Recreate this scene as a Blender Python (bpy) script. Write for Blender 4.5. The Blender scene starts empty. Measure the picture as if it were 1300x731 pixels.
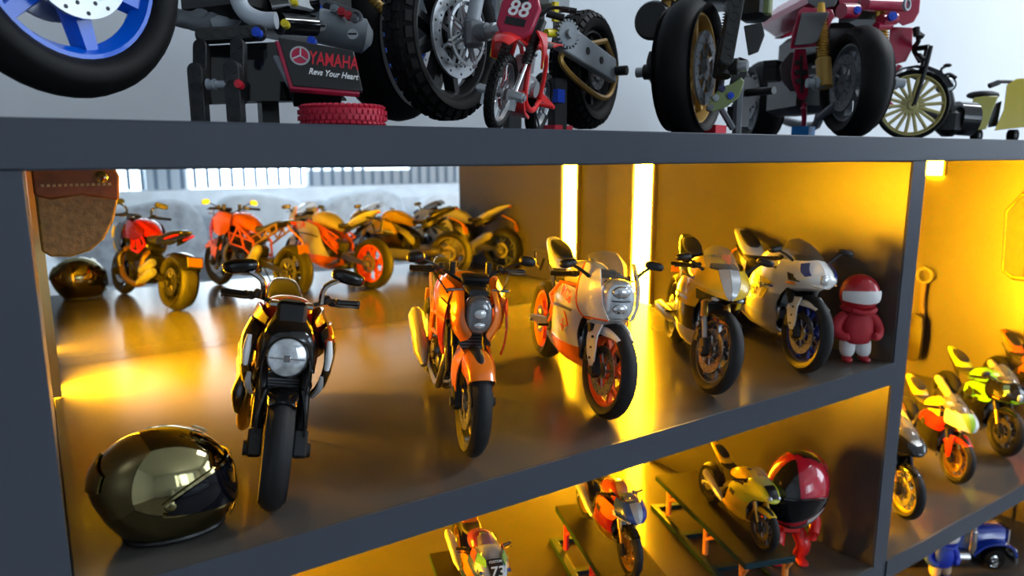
import bpy, bmesh, math, random
from mathutils import Vector, Matrix
from math import sin, cos, pi, radians, atan2, sqrt

random.seed(7)
sc = bpy.context.scene
COL = sc.collection
# ---------------------------------------------------------------- units
# one unit = distance camera -> cabinet front (0.26 m); camera at unit (0,0,0)
S = 0.26
ZC = 1.00
def U(x, y, z): return Vector((S*x, S*y, ZC + S*z))

# ---------------------------------------------------------------- camera
cam_d = bpy.data.cameras.new('camera')
cam = bpy.data.objects.new('camera', cam_d); COL.objects.link(cam); sc.camera = cam
CM = Matrix(((0.834182, 0.101014, -0.542158), (-0.551488, 0.151376, -0.820333), (-0.000795, 0.983301, 0.181984)))
cam.matrix_world = Matrix.Translation(U(0, 0, 0)) @ CM.to_4x4()
cam_d.sensor_width = 36.0
cam_d.lens = 25.342
cam_d.clip_start = 0.01
cam_d.clip_end = 60
cam_d.dof.use_dof = True
cam_d.dof.focus_distance = 0.35
cam_d.dof.aperture_fstop = 13.0
# ---------------------------------------------------------------- world / exposure
w = bpy.data.worlds.new('daylight'); sc.world = w; w.use_nodes = True
w.node_tree.nodes['Background'].inputs[0].default_value = (0.62, 0.80, 1.0, 1)
w.node_tree.nodes['Background'].inputs[1].default_value = 1.0
sc.view_settings.view_transform = 'Standard'
sc.view_settings.look = 'None'
sc.view_settings.gamma = 1
sc.view_settings.use_curve_mapping = False
sc.view_settings.exposure = 0.0
try:
    sc.cycles.max_bounces = 10; sc.cycles.glossy_bounces = 6; sc.cycles.diffuse_bounces = 4
    sc.cycles.transparent_max_bounces = 12; sc.cycles.sample_clamp_indirect = 6.0
    sc.cycles.caustics_reflective = True; sc.cycles.use_denoising = True
except Exception: pass

def area(name, loc, target, sx, sy, power, col):
    l = bpy.data.lights.new(name, 'AREA'); l.shape = 'RECTANGLE'; l.size = sx; l.size_y = sy
    l.energy = power; l.color = col
    o = bpy.data.objects.new(name, l); COL.objects.link(o); o.location = loc
    o.rotation_euler = (Vector(target)-Vector(loc)).to_track_quat('-Z', 'Y').to_euler()
    return o
# daylight through the big window behind the camera, plus added side and ceiling lights
WINDOW_L = area('window_daylight', (1.25, -3.05, 1.45), (1.0, 0, 1.0), 1.5, 1.1, 13, (0.72, 0.86, 1.0))
SIDE_L = area('sofa_fill_light', (3.22, -1.3, 1.5), (1.1, -2.0, 0.7), 1.5, 1.3, 34, (0.74, 0.87, 1.0))  # unseen side light, aimed at the sofa to brighten it
CEIL_L = area('added_ceiling_light', (2.0, -0.15, 2.36), (2.0, -0.15, 0), 0.9, 0.5, 42, (0.9, 0.95, 1.0))  # added lamp, placed to brighten the right of the back wall
LED = (560.0, 248.0, 2.2)      # amber strip emission

# ---------------------------------------------------------------- materials
MATS = {}
def mat(name, col, rough=0.5, metal=0.0, spec=0.5, coat=0.0, noise=0.0, nscale=60.0, bump=0.0, trans=0.0, alpha=1.0, emit=None, es=0.0, col2=None, ior=1.45):
    if name in MATS: return MATS[name]
    m = bpy.data.materials.new(name); m.use_nodes = True; nt = m.node_tree
    b = nt.nodes['Principled BSDF']; I = b.inputs
    I['Base Color'].default_value = (*col, 1); I['Roughness'].default_value = rough
    I['Metallic'].default_value = metal; I['Specular IOR Level'].default_value = spec
    I['Coat Weight'].default_value = coat; I['Coat Roughness'].default_value = 0.05
    I['Transmission Weight'].default_value = trans; I['IOR'].default_value = ior
    I['Alpha'].default_value = alpha
    if emit: I['Emission Color'].default_value = (*emit, 1); I['Emission Strength'].default_value = es
    if noise or bump:
        tc = nt.nodes.new('ShaderNodeTexCoord'); nz = nt.nodes.new('ShaderNodeTexNoise')
        nz.inputs['Scale'].default_value = nscale; nz.inputs['Detail'].default_value = 4
        nt.links.new(tc.outputs['Object'], nz.inputs['Vector'])
        if noise:
            mx = nt.nodes.new('ShaderNodeMix'); mx.data_type = 'RGBA'
            c2 = col2 if col2 else tuple(c*(1-noise) for c in col)
            mx.inputs[6].default_value = (*col, 1); mx.inputs[7].default_value = (*c2, 1)
            rp = nt.nodes.new('ShaderNodeMapRange'); rp.inputs[1].default_value = 0.35; rp.inputs[2].default_value = 0.65
            nt.links.new(nz.outputs['Fac'], rp.inputs[0]); nt.links.new(rp.outputs[0], mx.inputs[0])
            nt.links.new(mx.outputs[2], I['Base Color'])
        if bump:
            bp = nt.nodes.new('ShaderNodeBump'); bp.inputs['Strength'].default_value = bump; bp.inputs['Distance'].default_value = 0.001
            nt.links.new(nz.outputs['Fac'], bp.inputs['Height']); nt.links.new(bp.outputs[0], I['Normal'])
    MATS[name] = m
    return m

def tread_mat(name, n=38, twist=9.0, strength=0.9):
    """black tyre rubber with slanted tread grooves (relief only)"""
    if name in MATS: return MATS[name]
    m = mat(name, (0.012, 0.012, 0.013), 0.62, spec=0.35); nt = m.node_tree; L = nt.links
    tc = nt.nodes.new('ShaderNodeTexCoord'); sp = nt.nodes.new('ShaderNodeSeparateXYZ'); L.new(tc.outputs['Object'], sp.inputs[0])
    def M(op, a, b=None):
        q = nt.nodes.new('ShaderNodeMath'); q.operation = op
        for i, v in enumerate((a, b)):
            if v is None: continue
            if isinstance(v, (int, float)): q.inputs[i].default_value = v
            else: L.new(v, q.inputs[i])
        return q.outputs[0]
    ang = M('ARCTAN2', sp.outputs[2], sp.outputs[0])
    ya = M('ABSOLUTE', sp.outputs[1])
    r = M('SQRT', M('ADD', M('MULTIPLY', sp.outputs[0], sp.outputs[0]), M('MULTIPLY', sp.outputs[2], sp.outputs[2])))
    yn = M('DIVIDE', ya, r)
    ph = M('ADD', M('MULTIPLY', ang, n), M('MULTIPLY', yn, twist*14))
    s = M('SINE', ph)
    g = M('GREATER_THAN', s, 0.72)
    mask = M('LESS_THAN', yn, 0.19)
    mask2 = M('GREATER_THAN', yn, 0.03)
    h = M('SUBTRACT', 1.0, M('MULTIPLY', M('MULTIPLY', g, mask), mask2))
    bp = nt.nodes.new('ShaderNodeBump'); bp.inputs['Strength'].default_value = strength; bp.inputs['Distance'].default_value = 0.0016
    L.new(h, bp.inputs['Height']); L.new(bp.outputs[0], nt.nodes['Principled BSDF'].inputs['Normal'])
    return m

tyre = tread_mat('tyre_rubber')
black = mat('black_plastic', (0.010, 0.010, 0.011), 0.38)
satin = mat('satin_black_metal', (0.02, 0.02, 0.022), 0.3, 0.6)
gloss = mat('gloss_black', (0.006, 0.006, 0.007), 0.12, coat=0.6)
carbon = mat('carbon_grey', (0.03, 0.03, 0.034), 0.35, noise=0.3, nscale=900)
chrome = mat('chrome', (0.72, 0.73, 0.75), 0.12, 1.0)
steel = mat('brushed_steel', (0.42, 0.42, 0.43), 0.32, 1.0, noise=0.15, nscale=400)
dsteel = mat('dark_steel', (0.16, 0.16, 0.17), 0.35, 1.0)
goldm = mat('gold_anodised', (0.62, 0.36, 0.07), 0.28, 0.9)
seatm = mat('seat_vinyl', (0.016, 0.016, 0.017), 0.6, bump=0.25, nscale=1500)
orange = mat('orange_paint', (0.80, 0.17, 0.012), 0.22, coat=0.7)
orangef = mat('orange_frame_paint', (0.85, 0.16, 0.01), 0.35)
neono = mat('fluorescent_orange', (1.0, 0.13, 0.015), 0.4)
red = mat('red_paint', (0.45, 0.012, 0.014), 0.18, coat=0.8)
bred = mat('bright_red_paint', (0.72, 0.02, 0.02), 0.3, coat=0.4)
white = mat('white_paint', (0.78, 0.78, 0.76), 0.2, coat=0.7)
silverp = mat('silver_paint', (0.52, 0.53, 0.54), 0.28, 0.35, coat=0.6)
bluep = mat('blue_paint', (0.015, 0.05, 0.35), 0.22, coat=0.7)
dblue = mat('dark_blue_rim', (0.01, 0.02, 0.16), 0.3, 0.3)
yellowp = mat('yellow_paint', (0.80, 0.50, 0.02), 0.24, coat=0.6)
limep = mat('lime_paint', (0.50, 0.62, 0.03), 0.26, coat=0.5)
greenp = mat('green_paint', (0.16, 0.55, 0.02), 0.25, coat=0.6)
lens = mat('headlight_lens', (0.80, 0.83, 0.86), 0.10, 0.55, coat=1.0, noise=0.35, nscale=260)
lensd = mat('smoked_lens', (0.16, 0.16, 0.17), 0.08, 0.4, coat=1.0)
clear = mat('clear_screen', (0.93, 0.93, 0.90), 0.03, trans=0.92, ior=1.25)
smoke = mat('smoked_screen', (0.35, 0.33, 0.30), 0.04, trans=0.85, ior=1.25)
amberl = mat('amber_lens', (0.85, 0.28, 0.02), 0.2)
redl = mat('red_lens', (0.7, 0.02, 0.02), 0.2)
decalw = mat('decal_white', (0.85, 0.85, 0.85), 0.5)
decalk = mat('decal_black', (0.01, 0.01, 0.01), 0.5)

# ---------------------------------------------------------------- mesh builder
ZK = [1.0, .32]     # height factor above the axle for the motorcycle being built
YK = [1.0]          # width factor of the motorcycle being built
def zm(z): return z if z < ZK[1] else ZK[1]+(z-ZK[1])*ZK[0]
class B:
    def __init__(s, m=None): s.v = []; s.f = []; s.m = m; s.g = False
    def add(s, vs, fs):
        o = len(s.v)
        for p in vs:
            p = Vector(p); p = s.m @ p if s.m else p
            p.z = zm(p.z); p.y *= YK[0]; s.v.append(p)
        s.f += [tuple(i+o for i in f) for f in fs]
        return s
    def hexa(s, lo, hi):
        return s.add(list(lo)+list(hi), [(3,2,1,0),(4,5,6,7),(0,1,5,4),(1,2,6,5),(2,3,7,6),(3,0,4,7)])
    def box(s, c, d, R=None, ch=0.0, tx=1.0, ty=1.0):
        """box centred at c, size d, optional rotation matrix, chamfer ch, top taper"""
        c = Vector(c); x, y, z = d[0]/2, d[1]/2, d[2]/2
        if ch <= 0:
            P = [(-x,-y,-z),(x,-y,-z),(x,y,-z),(-x,y,-z),(-x*tx,-y*ty,z),(x*tx,-y*ty,z),(x*tx,y*ty,z),(-x*tx,y*ty,z)]
            P = [Vector(p) for p in P]
            if R: P = [R @ p for p in P]
            return s.hexa([p+c for p in P[:4]], [p+c for p in P[4:]])
        k = min(ch, x*.9, y*.9, z*.9)
        rings = []
        for zz, i in ((-z, k), (-z+k, 0), (z-k, 0), (z, k)):
            a = tx if zz > 0 else 1; b = ty if zz > 0 else 1
            xx, yy = (x-i)*a, (y-i)*b
            rings.append([(xx, -yy+k, zz), (xx, yy-k, zz), (xx-k, yy, zz), (-xx+k, yy, zz), (-xx, yy-k, zz), (-xx, -yy+k, zz), (-xx+k, -yy, zz), (xx-k, -yy, zz)])
        rr = []
        for r in rings: rr.append([(R @ Vector(p) if R else Vector(p))+c for p in r])
        return s.loft(rr)
    def loft(s, rings, cap=True, closed=False):
        n = len(rings[0]); vs = [p for r in rings for p in r]; fs = []
        m = len(rings)
        for i in range(m-1 + (1 if closed else 0)):
            a = i*n; b = ((i+1) % m)*n
            for j in range(n):
                k = (j+1) % n
                fs.append((a+j, a+k, b+k, b+j))
        if cap and not closed:
            fs.append(tuple(range(n-1, -1, -1))); fs.append(tuple((m-1)*n+j for j in range(n)))
        return s.add(vs, fs)
    def cyl(s, p0, p1, r0, r1=None, n=14):
        r1 = r0 if r1 is None else r1
        return s.tube([p0, p1], [r0, r1], n, smooth=False)
    def tube(s, pts, r, n=8, smooth=True, seg=4, flat=1.0):
        pts = [Vector(p) for p in pts]
        rad = list(r) if isinstance(r, (list, tuple)) else [r]*len(pts)
        if smooth and len(pts) > 2:
            q = []; qr = []
            for i in range(len(pts)-1):
                p0 = pts[max(i-1, 0)]; p1 = pts[i]; p2 = pts[i+1]; p3 = pts[min(i+2, len(pts)-1)]
                for k in range(seg):
                    t = k/seg
                    q.append(0.5*((2*p1)+(p2-p0)*t+(2*p0-5*p1+4*p2-p3)*t*t+(3*p1-p0-3*p2+p3)*t**3))
                    qr.append(rad[i]*(1-t)+rad[i+1]*t)
            q.append(pts[-1]); qr.append(rad[-1]); pts, rad = q, qr
        T = []
        for i in range(len(pts)):
            d = pts[min(i+1, len(pts)-1)]-pts[max(i-1, 0)]
            T.append(d.normalized() if d.length > 1e-9 else Vector((0, 0, 1)))
        up = Vector((0, 0, 1)) if abs(T[0].z) < .9 else Vector((1, 0, 0))
        u = T[0].cross(up).normalized(); rings = []
        for p, t, rr in zip(pts, T, rad):
            u = (u - t*u.dot(t)).normalized(); v = t.cross(u)
            rings.append([p+u*(rr*cos(2*pi*j/n))+v*(rr*flat*sin(2*pi*j/n)) for j in range(n)])
        return s.loft(rings)
    def lathe(s, prof, c, axis='y', n=36, closed=False, R=None, a0=0, a1=2*pi):
        """prof [(radius, height)] turned about an axis through c; closed profile -> ring solid"""
        c = Vector(c); full = abs(a1-a0-2*pi) < 1e-6
        m = n if full else n+1; rings = []
        for j in range(m):
            a = a0+(a1-a0)*j/n; rg = []
            for r, h in prof:
                if axis == 'y': p = Vector((r*cos(a), h, r*sin(a)))
                elif axis == 'x': p = Vector((h, r*cos(a), r*sin(a)))
                else: p = Vector((r*cos(a), r*sin(a), h))
                rg.append((R @ p if R else p)+c)
            rings.append(rg)
        k = len(prof); vs = [p for r in rings for p in r]; fs = []
        for i in range(m if full else m-1):
            a = i*k; b = ((i+1) % m)*k
            for j in range(k if closed else k-1):
                l = (j+1) % k
                fs.append((a+j, b+j, b+l, a+l))
        if not full and closed:
            fs.append(tuple(range(k))); fs.append(tuple((m-1)*k+j for j in range(k-1, -1, -1)))
        return s.add(vs, fs)
    def ell(s, c, r, n=16, m=10, R=None):
        c = Vector(c); rings = []
        for i in range(m+1):
            t = -pi/2+pi*i/m
            rg = []
            for j in range(n):
                a = 2*pi*j/n
                p = Vector((r[0]*max(cos(t), .02)*cos(a), r[1]*max(cos(t), .02)*sin(a), r[2]*sin(t)))
                rg.append((R @ p if R else p)+c)
            rings.append(rg)
        return s.loft(rings)
    def sel(s, secs, n=16, axis='x'):
        """superellipse loft: sections (x, zc, hy, hz, e[, yc])"""
        rings = []
        for q in secs:
            x, zc, hy, hz = q[:4]; e = q[4] if len(q) > 4 else 2.4; yc = q[5] if len(q) > 5 else 0
            rg = []
            for j in range(n):
                a = 2*pi*(j+.5)/n; ca, sa = cos(a), sin(a)
                y = yc+hy*math.copysign(abs(ca)**(2/e), ca); z = zc+hz*math.copysign(abs(sa)**(2/e), sa)
                rg.append((x, y, z) if axis == 'x' else (y, z, x))
            rings.append(rg)
        return s.loft(rings)
    def grid(s, rows, th=0.006, both=False, up=3):
        """thick curved sheet through a grid of points; both=True adds its mirror image in y"""
        rows = [[Vector(p) for p in r] for r in rows]
        s.g = True
        def cr(P, k):
            if len(P) < 3: k = 1
            out = []
            for i in range(len(P)-1):
                p1, p2 = P[i], P[i+1]; p0 = P[i-1] if i else 2*p1-p2; p3 = P[i+2] if i+2 < len(P) else 2*p2-p1
                for q in range(k):
                    t = q/k; out.append(0.5*((2*p1)+(p2-p0)*t+(2*p0-5*p1+4*p2-p3)*t*t+(3*p1-p0-3*p2+p3)*t**3))
            return out+[P[-1]]
        if up > 1:
            rows = [cr(r, up) for r in rows]; cols = [cr([r[j] for r in rows], up) for j in range(len(rows[0]))]
            rows = [[c[i] for c in cols] for i in range(len(cols[0]))]
        m, n = len(rows), len(rows[0])
        def nrm(i, j):
            du = rows[i][min(j+1, n-1)]-rows[i][max(j-1, 0)]; dv = rows[min(i+1, m-1)][j]-rows[max(i-1, 0)][j]
            c = du.cross(dv); return c.normalized() if c.length > 1e-12 else Vector((0, 1, 0))
        inner = [[rows[i][j]-nrm(i, j)*th for j in range(n)] for i in range(m)]
        vs = [p for r in rows for p in r]+[p for r in inner for p in r]; fs = []; o = m*n
        for i in range(m-1):
            for j in range(n-1):
                a, b, c, d = i*n+j, i*n+j+1, (i+1)*n+j+1, (i+1)*n+j
                fs.append((a, b, c, d)); fs.append((o+d, o+c, o+b, o+a))
        for j in range(n-1):
            fs.append((j+1, j, o+j, o+j+1)); k = (m-1)*n; fs.append((k+j, k+j+1, o+k+j+1, o+k+j))
        for i in range(m-1):
            fs.append((i*n, (i+1)*n, o+(i+1)*n, o+i*n)); k = n-1; fs.append(((i+1)*n+k, i*n+k, o+i*n+k, o+(i+1)*n+k))
        s.add(vs, fs)
        if both: s.add([(p.x, -p.y, p.z) for p in vs], [tuple(reversed(f)) for f in fs])
        return s
    def plate(s, outline, y0, y1, axis='y'):
        """prism of a 2D outline; axis y: outline (x,z); axis x: (y,z); axis z: (x,y)"""
        n = len(outline)
        def P(a, b, h): return {'y': (a, h, b), 'x': (h, a, b), 'z': (a, b, h)}[axis]
        vs = [P(a, b, y0) for a, b in outline]+[P(a, b, y1) for a, b in outline]
        fs = [tuple(range(n)), tuple(range(2*n-1, n-1, -1))]+[(i, i+n, (i+1) % n+n, (i+1) % n) for i in range(n)]
        return s.add(vs, fs)

ORG = {}      # object -> origin in its root frame (author units)
def mk(name, b, m, parent=None, G=1.0, org=None, sub=0, ang=38, bev=0.0, label=None):
    if org is not None: org = Vector((org[0], org[1]*YK[0], org[2]))
    org = Vector(org) if org is not None else (ORG[parent] if parent and parent in ORG else Vector((0, 0, 0)))
    if b.g: sub = 0
    me = bpy.data.meshes.new(name)
    me.from_pydata([((p-org)*G)[:] for p in b.v], [], b.f)
    bm = bmesh.new(); bm.from_mesh(me); bmesh.ops.recalc_face_normals(bm, faces=bm.faces); bm.to_mesh(me); bm.free()
    me.materials.append(m); me.shade_smooth()
    if not sub: me.set_sharp_from_angle(angle=radians(ang))
    o = bpy.data.objects.new(name, me); COL.objects.link(o)
    if parent:
        o.parent = parent; po = ORG.get(parent, Vector((0, 0, 0))); o.location = (org-po)*G
    ORG[o] = org
    if bev:
        md = o.modifiers.new('b', 'BEVEL'); md.width = bev; md.segments = 2; md.limit_method = 'ANGLE'; md.angle_limit = radians(40)
    if sub:
        md = o.modifiers.new('s', 'SUBSURF'); md.levels = sub; md.render_levels = sub
    if label: o['label'] = label
    return o
def root(name, label, cat, loc, mw=None, group=None):
    o = bpy.data.objects.new(name, None); COL.objects.link(o); o.empty_display_size = 0.01
    o['label'] = label; o['category'] = cat
    if group: o['group'] = group
    M = Matrix.Translation(loc)
    if mw: M = M @ mw.to_4x4()
    o.matrix_world = M; ORG[o] = Vector((0, 0, 0))
    return o
def tag(o, label, cat, group=None):
    o['label'] = label; o['category'] = cat
    if group: o['group'] = group
    return o
def text(name, body, size, m, parent, G, loc, R, ext=0.0004, font_shear=0.0, sx=1.0, label=None):
    cu = bpy.data.curves.new(name, 'FONT'); cu.body = body; cu.size = size*G; cu.extrude = ext*G
    cu.align_x = 'CENTER'; cu.align_y = 'CENTER'; cu.shear = font_shear; cu.offset = size*G*0.012
    cu.materials.append(m); cu.resolution_u = 3
    t_ = bpy.data.objects.new('t', cu); COL.objects.link(t_); dg = bpy.context.evaluated_depsgraph_get()
    me = bpy.data.meshes.new_from_object(t_.evaluated_get(dg)); bpy.data.objects.remove(t_); me.name = name
    o = bpy.data.objects.new(name, me); COL.objects.link(o); o.parent = parent
    loc = Vector(loc); loc.z = zm(loc.z); loc.y *= YK[0]
    po = ORG.get(parent, Vector((0, 0, 0)))
    o.matrix_local = Matrix.Translation((Vector(loc)-po)*G) @ R.to_4x4() @ Matrix.Diagonal((sx, 1, 1, 1))
    ORG[o] = Vector(loc)
    if label: o['label'] = label
    return o
def Rx(a): return Matrix.Rotation(radians(a), 3, 'X')
def Ry(a): return Matrix.Rotation(radians(a), 3, 'Y')
def Rz(a): return Matrix.Rotation(radians(a), 3, 'Z')
def basis(x, y, z):
    """matrix whose columns are the given axes"""
    return Matrix((x, y, z)).transposed()
# ================================================================ STRUCTURE
def struct(name, b, m, bev=0.0, parent=None):
    o = mk(name, b, m, parent, 1.0, bev=bev, ang=30)
    if parent is None: o['kind'] = 'structure'
    return o
wallm = mat('white_wall_paint', (0.66, 0.70, 0.74), 0.7, noise=0.06, nscale=3.0, bump=0.1)
floorm = mat('floor_laminate', (0.22, 0.19, 0.16), 0.4, noise=0.3, nscale=6)
ceilm = mat('ceiling_paint', (0.75, 0.75, 0.73), 0.8, noise=0.05, nscale=5)
X0, X1, Y0w, Y1w, H = -1.5, 3.3, -3.15, 0.64, 2.4
struct('floor', B().box(((X0+X1)/2, (Y0w+Y1w)/2, -0.05), (X1-X0, Y1w-Y0w, 0.1)), floorm)
struct('ceiling', B().box(((X0+X1)/2, (Y0w+Y1w)/2, H+0.05), (X1-X0, Y1w-Y0w, 0.1)), ceilm)
struct('wall_back', B().box(((X0+X1)/2, Y1w+0.05, H/2), (X1-X0+.2, 0.1, H)), wallm)
struct('wall_left', B().box((X0-0.05, (Y0w+Y1w)/2, H/2), (0.1, Y1w-Y0w, H)), wallm)
# right wall with an opening for window_2
b = B()
b.box((X1+.05, (Y0w-2.1)/2, H/2), (0.1, -2.1-Y0w, H)); b.box((X1+.05, (Y1w-0.5)/2, H/2), (0.1, Y1w+0.5, H))
b.box((X1+.05, -1.3, 0.4), (0.1, 1.6, 0.8)); b.box((X1+.05, -1.3, 2.3), (0.1, 1.6, 0.2))
struct('wall_right', b, wallm)
b = B()
b.box(((X0+0.30)/2, Y0w-.05, H/2), (0.30-X0, 0.1, H)); b.box(((X1+1.38)/2, Y0w-.05, H/2), (X1-1.38, 0.1, H))
b.box((0.84, Y0w-.05, 0.40), (1.08, 0.1, 0.8)); b.box((0.84, Y0w-.05, 2.25), (1.08, 0.1, 0.3))
b.box((0.61, Y0w-.05, 1.45), (0.20, 0.1, 1.3))
struct('wall_front', b, wallm)
framem = mat('window_frame_white', (0.8, 0.8, 0.8), 0.4)
panem = mat('window_glass', (1, 1, 1), 0.0, trans=1.0, ior=1.02)
def window(name, axis, c, wd, ht):
    b = B(); t = 0.05
    def bx(u, z, du, dz):
        if axis == 'y': b.box((c[0]+u, c[1], c[2]+z), (du, .06, dz))
        else: b.box((c[0], c[1]+u, c[2]+z), (.06, du, dz))
    for sgn in (-1, 1):
        bx(sgn*(wd/2-t/2), 0, t, ht); bx(0, sgn*(ht/2-t/2), wd-2*t, t)
    bx(0, 0, .04, ht-2*t)
    o = struct(name, b, framem)
    p = B()
    for sgn in (-1, 1):
        if axis == 'y': p.box((c[0]+sgn*wd/4, c[1], c[2]), (wd/2-t, .006, ht-2*t))
        else: p.box((c[0], c[1]+sgn*wd/4, c[2]), (.006, wd/2-t, ht-2*t))
    mk('glass_pane', p, panem, o, 1.0)
window('window_1', 'y', (1.045, Y0w-.05, 1.45), .67, 1.3)
window('window_2', 'x', (X1+.05, -1.3, 1.5), 1.6, 1.4)
b = B(); 
for a in ((X0+.01, 0), (X1-.01, 0)): b.box((a[0], (Y0w+Y1w)/2, .05), (.02, Y1w-Y0w, .1))
struct('baseboard_left', B().box((X0+.01, (Y0w+Y1w)/2, .05), (.02, Y1w-Y0w, .1)), framem)

# vertical blind behind the sofa, seen in the mirror
blind = root('vertical_blind', 'darkened vertical slat blind before glowing sheets behind the sofa, seen in the mirror', 'blind', (1.25, Y0w+.06, 1.0))
bm_ = mat('darkened_blind_fabric', (0.30, 0.38, 0.46), 0.7, trans=0.0)  # slats coloured dark to read as gaps between bright strips
nt = bm_.node_tree; bs = nt.nodes['Principled BSDF']
tl = nt.nodes.new('ShaderNodeBsdfTranslucent'); tl.inputs[0].default_value = (0.25, 0.32, 0.4, 1); ms = nt.nodes.new('ShaderNodeMixShader'); ms.inputs[0].default_value = 0.5
nt.links.new(bs.outputs[0], ms.inputs[1]); nt.links.new(tl.outputs[0], ms.inputs[2]); nt.links.new(ms.outputs[0], nt.nodes['Material Output'].inputs[0])
mk('head_rail', B().box((0, 0, 1.2), (2.2, .05, .05)), framem, blind)
sl = None
for i in range(34):
    x = -1.02+i*0.064
    if sl is None:
        sl = mk('slat', B().box((0, 0, 0.50), (.020, .003, 1.36), Rz(8)), bm_, blind, ang=20)
        sl.location = (x, 0, 0)
    else:
        c = sl.copy(); COL.objects.link(c); c.location = (x, 0, 0)
# added emissive sheets standing in for daylight between the slats
skym = mat('daylight_glow', (0.8, 0.9, 1), 0.5, emit=(0.80, 0.92, 1.0), es=6.0)
fl = root('window_glow_sheets', 'added glowing sheets standing in for daylight behind the blind', 'glow sheet', (1.25, Y0w-.01, 1.5))
mk('glow_sheet', B().box((-.205, 0, -.05), (.63, .004, 1.28)), skym, fl)
mk('glow_sheet', B().box((-.85, 0, -.05), (.17, .004, 1.28)), skym, fl)

# sofa
sofam = mat('pale_blue_grey_upholstery', (0.72, 0.77, 0.82), 0.85, noise=0.15, nscale=14, bump=0.3)
pillm = mat('grey_plush_pillow', (0.50, 0.53, 0.57), 0.95, noise=0.35, nscale=25, bump=0.4)
throwm = mat('white_throw_fabric', (0.62, 0.68, 0.74), 0.9, noise=0.25, nscale=30, bump=0.5)
sofa = root('sofa', 'pale blue-grey fabric sofa against the window wall, seen in the mirror', 'sofa', (1.2, -2.35, 0))
def cushion(b, c, d, R=None, puff=0.06):
    c = Vector(c); n = 8; rings = []
    for i in range(9):
        t = -1+2*i/8; k = (1-abs(t)**3.2)**.5 if abs(t) < 1 else 0.02
        k = max(k, .05); rg = []
        for j in range(20):
            a = 2*pi*(j+.5)/20; e = 3.2
            p = Vector((d[0]/2*math.copysign(abs(cos(a))**(2/e), cos(a))*(.84+.16*k), d[1]/2*t, d[2]/2*math.copysign(abs(sin(a))**(2/e), sin(a))*(.84+.16*k)))
            p = Vector((p.x*(k if abs(t) > .99 else 1), p.y, p.z*(k if abs(t) > .99 else 1)))
            rg.append((R @ p if R else p)+c)
        rings.append(rg)
    b.loft(rings)
mk('base', B().box((0, 0, .2), (2.6, .95, .28), ch=.03), sofam, sofa)
mk('backrest', B().box((0, -.40, .52), (2.6, .22, .62), ch=.07), sofam, sofa)
for sx in (-1, 1): mk('armrest', B().box((sx*1.22, 0, .42), (.2, .95, .36), ch=.06), sofam, sofa)
for i in range(3):
    b = B(); b.box((-.74+i*.74, .06, .34), (.72, .70, .12), ch=.05); mk('seat_cushion', b, sofam, sofa, bev=0)
for sx, sy in ((-1.2, -.4), (1.2, -.4), (-1.2, .4), (1.2, .4)): mk('leg', B().cyl((sx, sy, 0), (sx, sy, .07), .025), black, sofa)
for i, (x, z, wd, hh, rot, mm, lb) in enumerate([
    (-0.80, .60, .54, .36, -14, pillm, 'grey plush pillow at the end of the sofa nearest the leather pouch reflection'),
    (-0.28, .62, .48, .40, 8, sofam, 'plump pale cushion on the sofa behind the orange motorcycle reflection'),
    (0.24, .62, .48, .40, -6, throwm, 'white cushion with a mottled print in the middle of the sofa'),
    (0.78, .61, .48, .38, 5, sofam, 'pale blue cushion at the sofa end beside the wall reflection')]):
    b = B(); cushion(b, (0, 0, 0), (wd, .15, hh), Rx(-8) @ Ry(rot))
    o = mk('sofa_pillow', b, mm, sub=1); o.location = (1.2+x, -2.35-.11, z+.0); tag(o, lb, 'pillow')
b = B(); rows = []
for i in range(14):
    v = i/13; r = []
    for j in range(22):
        u = j/21; r.append((-1.0+u*0.85+.02*sin(v*9), -.06+v*.44+.012*sin(u*17), (.428)+.008*sin(u*21+v*5)+.008*sin(v*22+u*8)))
    rows.append(r)
b.grid(rows, .006, up=1)
o = mk('knitted_throw', b, throwm, sub=1); o.location = (1.2, -2.35, 0); tag(o, 'crumpled white throw blanket spread over the left half of the sofa seat', 'blanket')

# housing of the added, unseen ceiling light
lamp = root('added_ceiling_lamp', 'added white ceiling panel lamp, out of view, brightening the wall above the shelves', 'lamp', (2.0, -.15, 2.4))
mk('lamp_frame', B().box((0, 0, -.012), (.96, .56, .024)), framem, lamp)

# ================================================================ SHELVING UNIT
def lam(name, col, rough, bump=.02):
    return mat(name, col, rough, spec=0.08, noise=0.10, nscale=9.0, bump=bump)
lamm = lam('slate_grey_laminate', (0.062, 0.071, 0.090), 0.36)
lami = lam('slate_grey_laminate_inside', (0.072, 0.067, 0.062), 0.17)
mirrorm = mat('mirror_silver', (0.82, 0.84, 0.84), 0.0, 1.0)
lamw = mat('slate_grey_panel_inside', (0.066, 0.060, 0.054), 0.28, spec=0.5, noise=.1, nscale=9.0)
ledm2 = mat('bright_amber_led', (1, .8, .3), .4, emit=tuple(c*1.6 for c in LED), es=1.0)
ledm = mat('amber_led', (1, .8, .3), .4, emit=LED, es=1.0)
ledcap = mat('led_channel', (0.55, 0.45, 0.2), 0.3, 0.8)
unit = root('display_shelving_unit', 'slate-grey open shelving unit with mirrored back and amber light strips holding the motorcycle models', 'shelving unit', U(0, 0, -3.84615))
UO = Vector((0, 0, -3.84615))
def ub(name, x0, x1, y0, y1, z0, z1, m, bev=0.0008, label=None):
    b = B(); b.box(((x0+x1)/2, (y0+y1)/2, (z0+z1)/2), (x1-x0, y1-y0, z1-z0))
    for i, p in enumerate(b.v): b.v[i] = p-UO
    return mk(name, b, m, unit, S, bev=bev, ang=30, label=label)
YF, YB = 1.0, 2.20
XL, XD, XD2, XR = -0.007, 1.900, 1.965, 3.872
ub('shelf_board', -0.20, 4.05, YF, YB+.04, -0.018, 0.042, lamm, label='thick top board')
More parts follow.
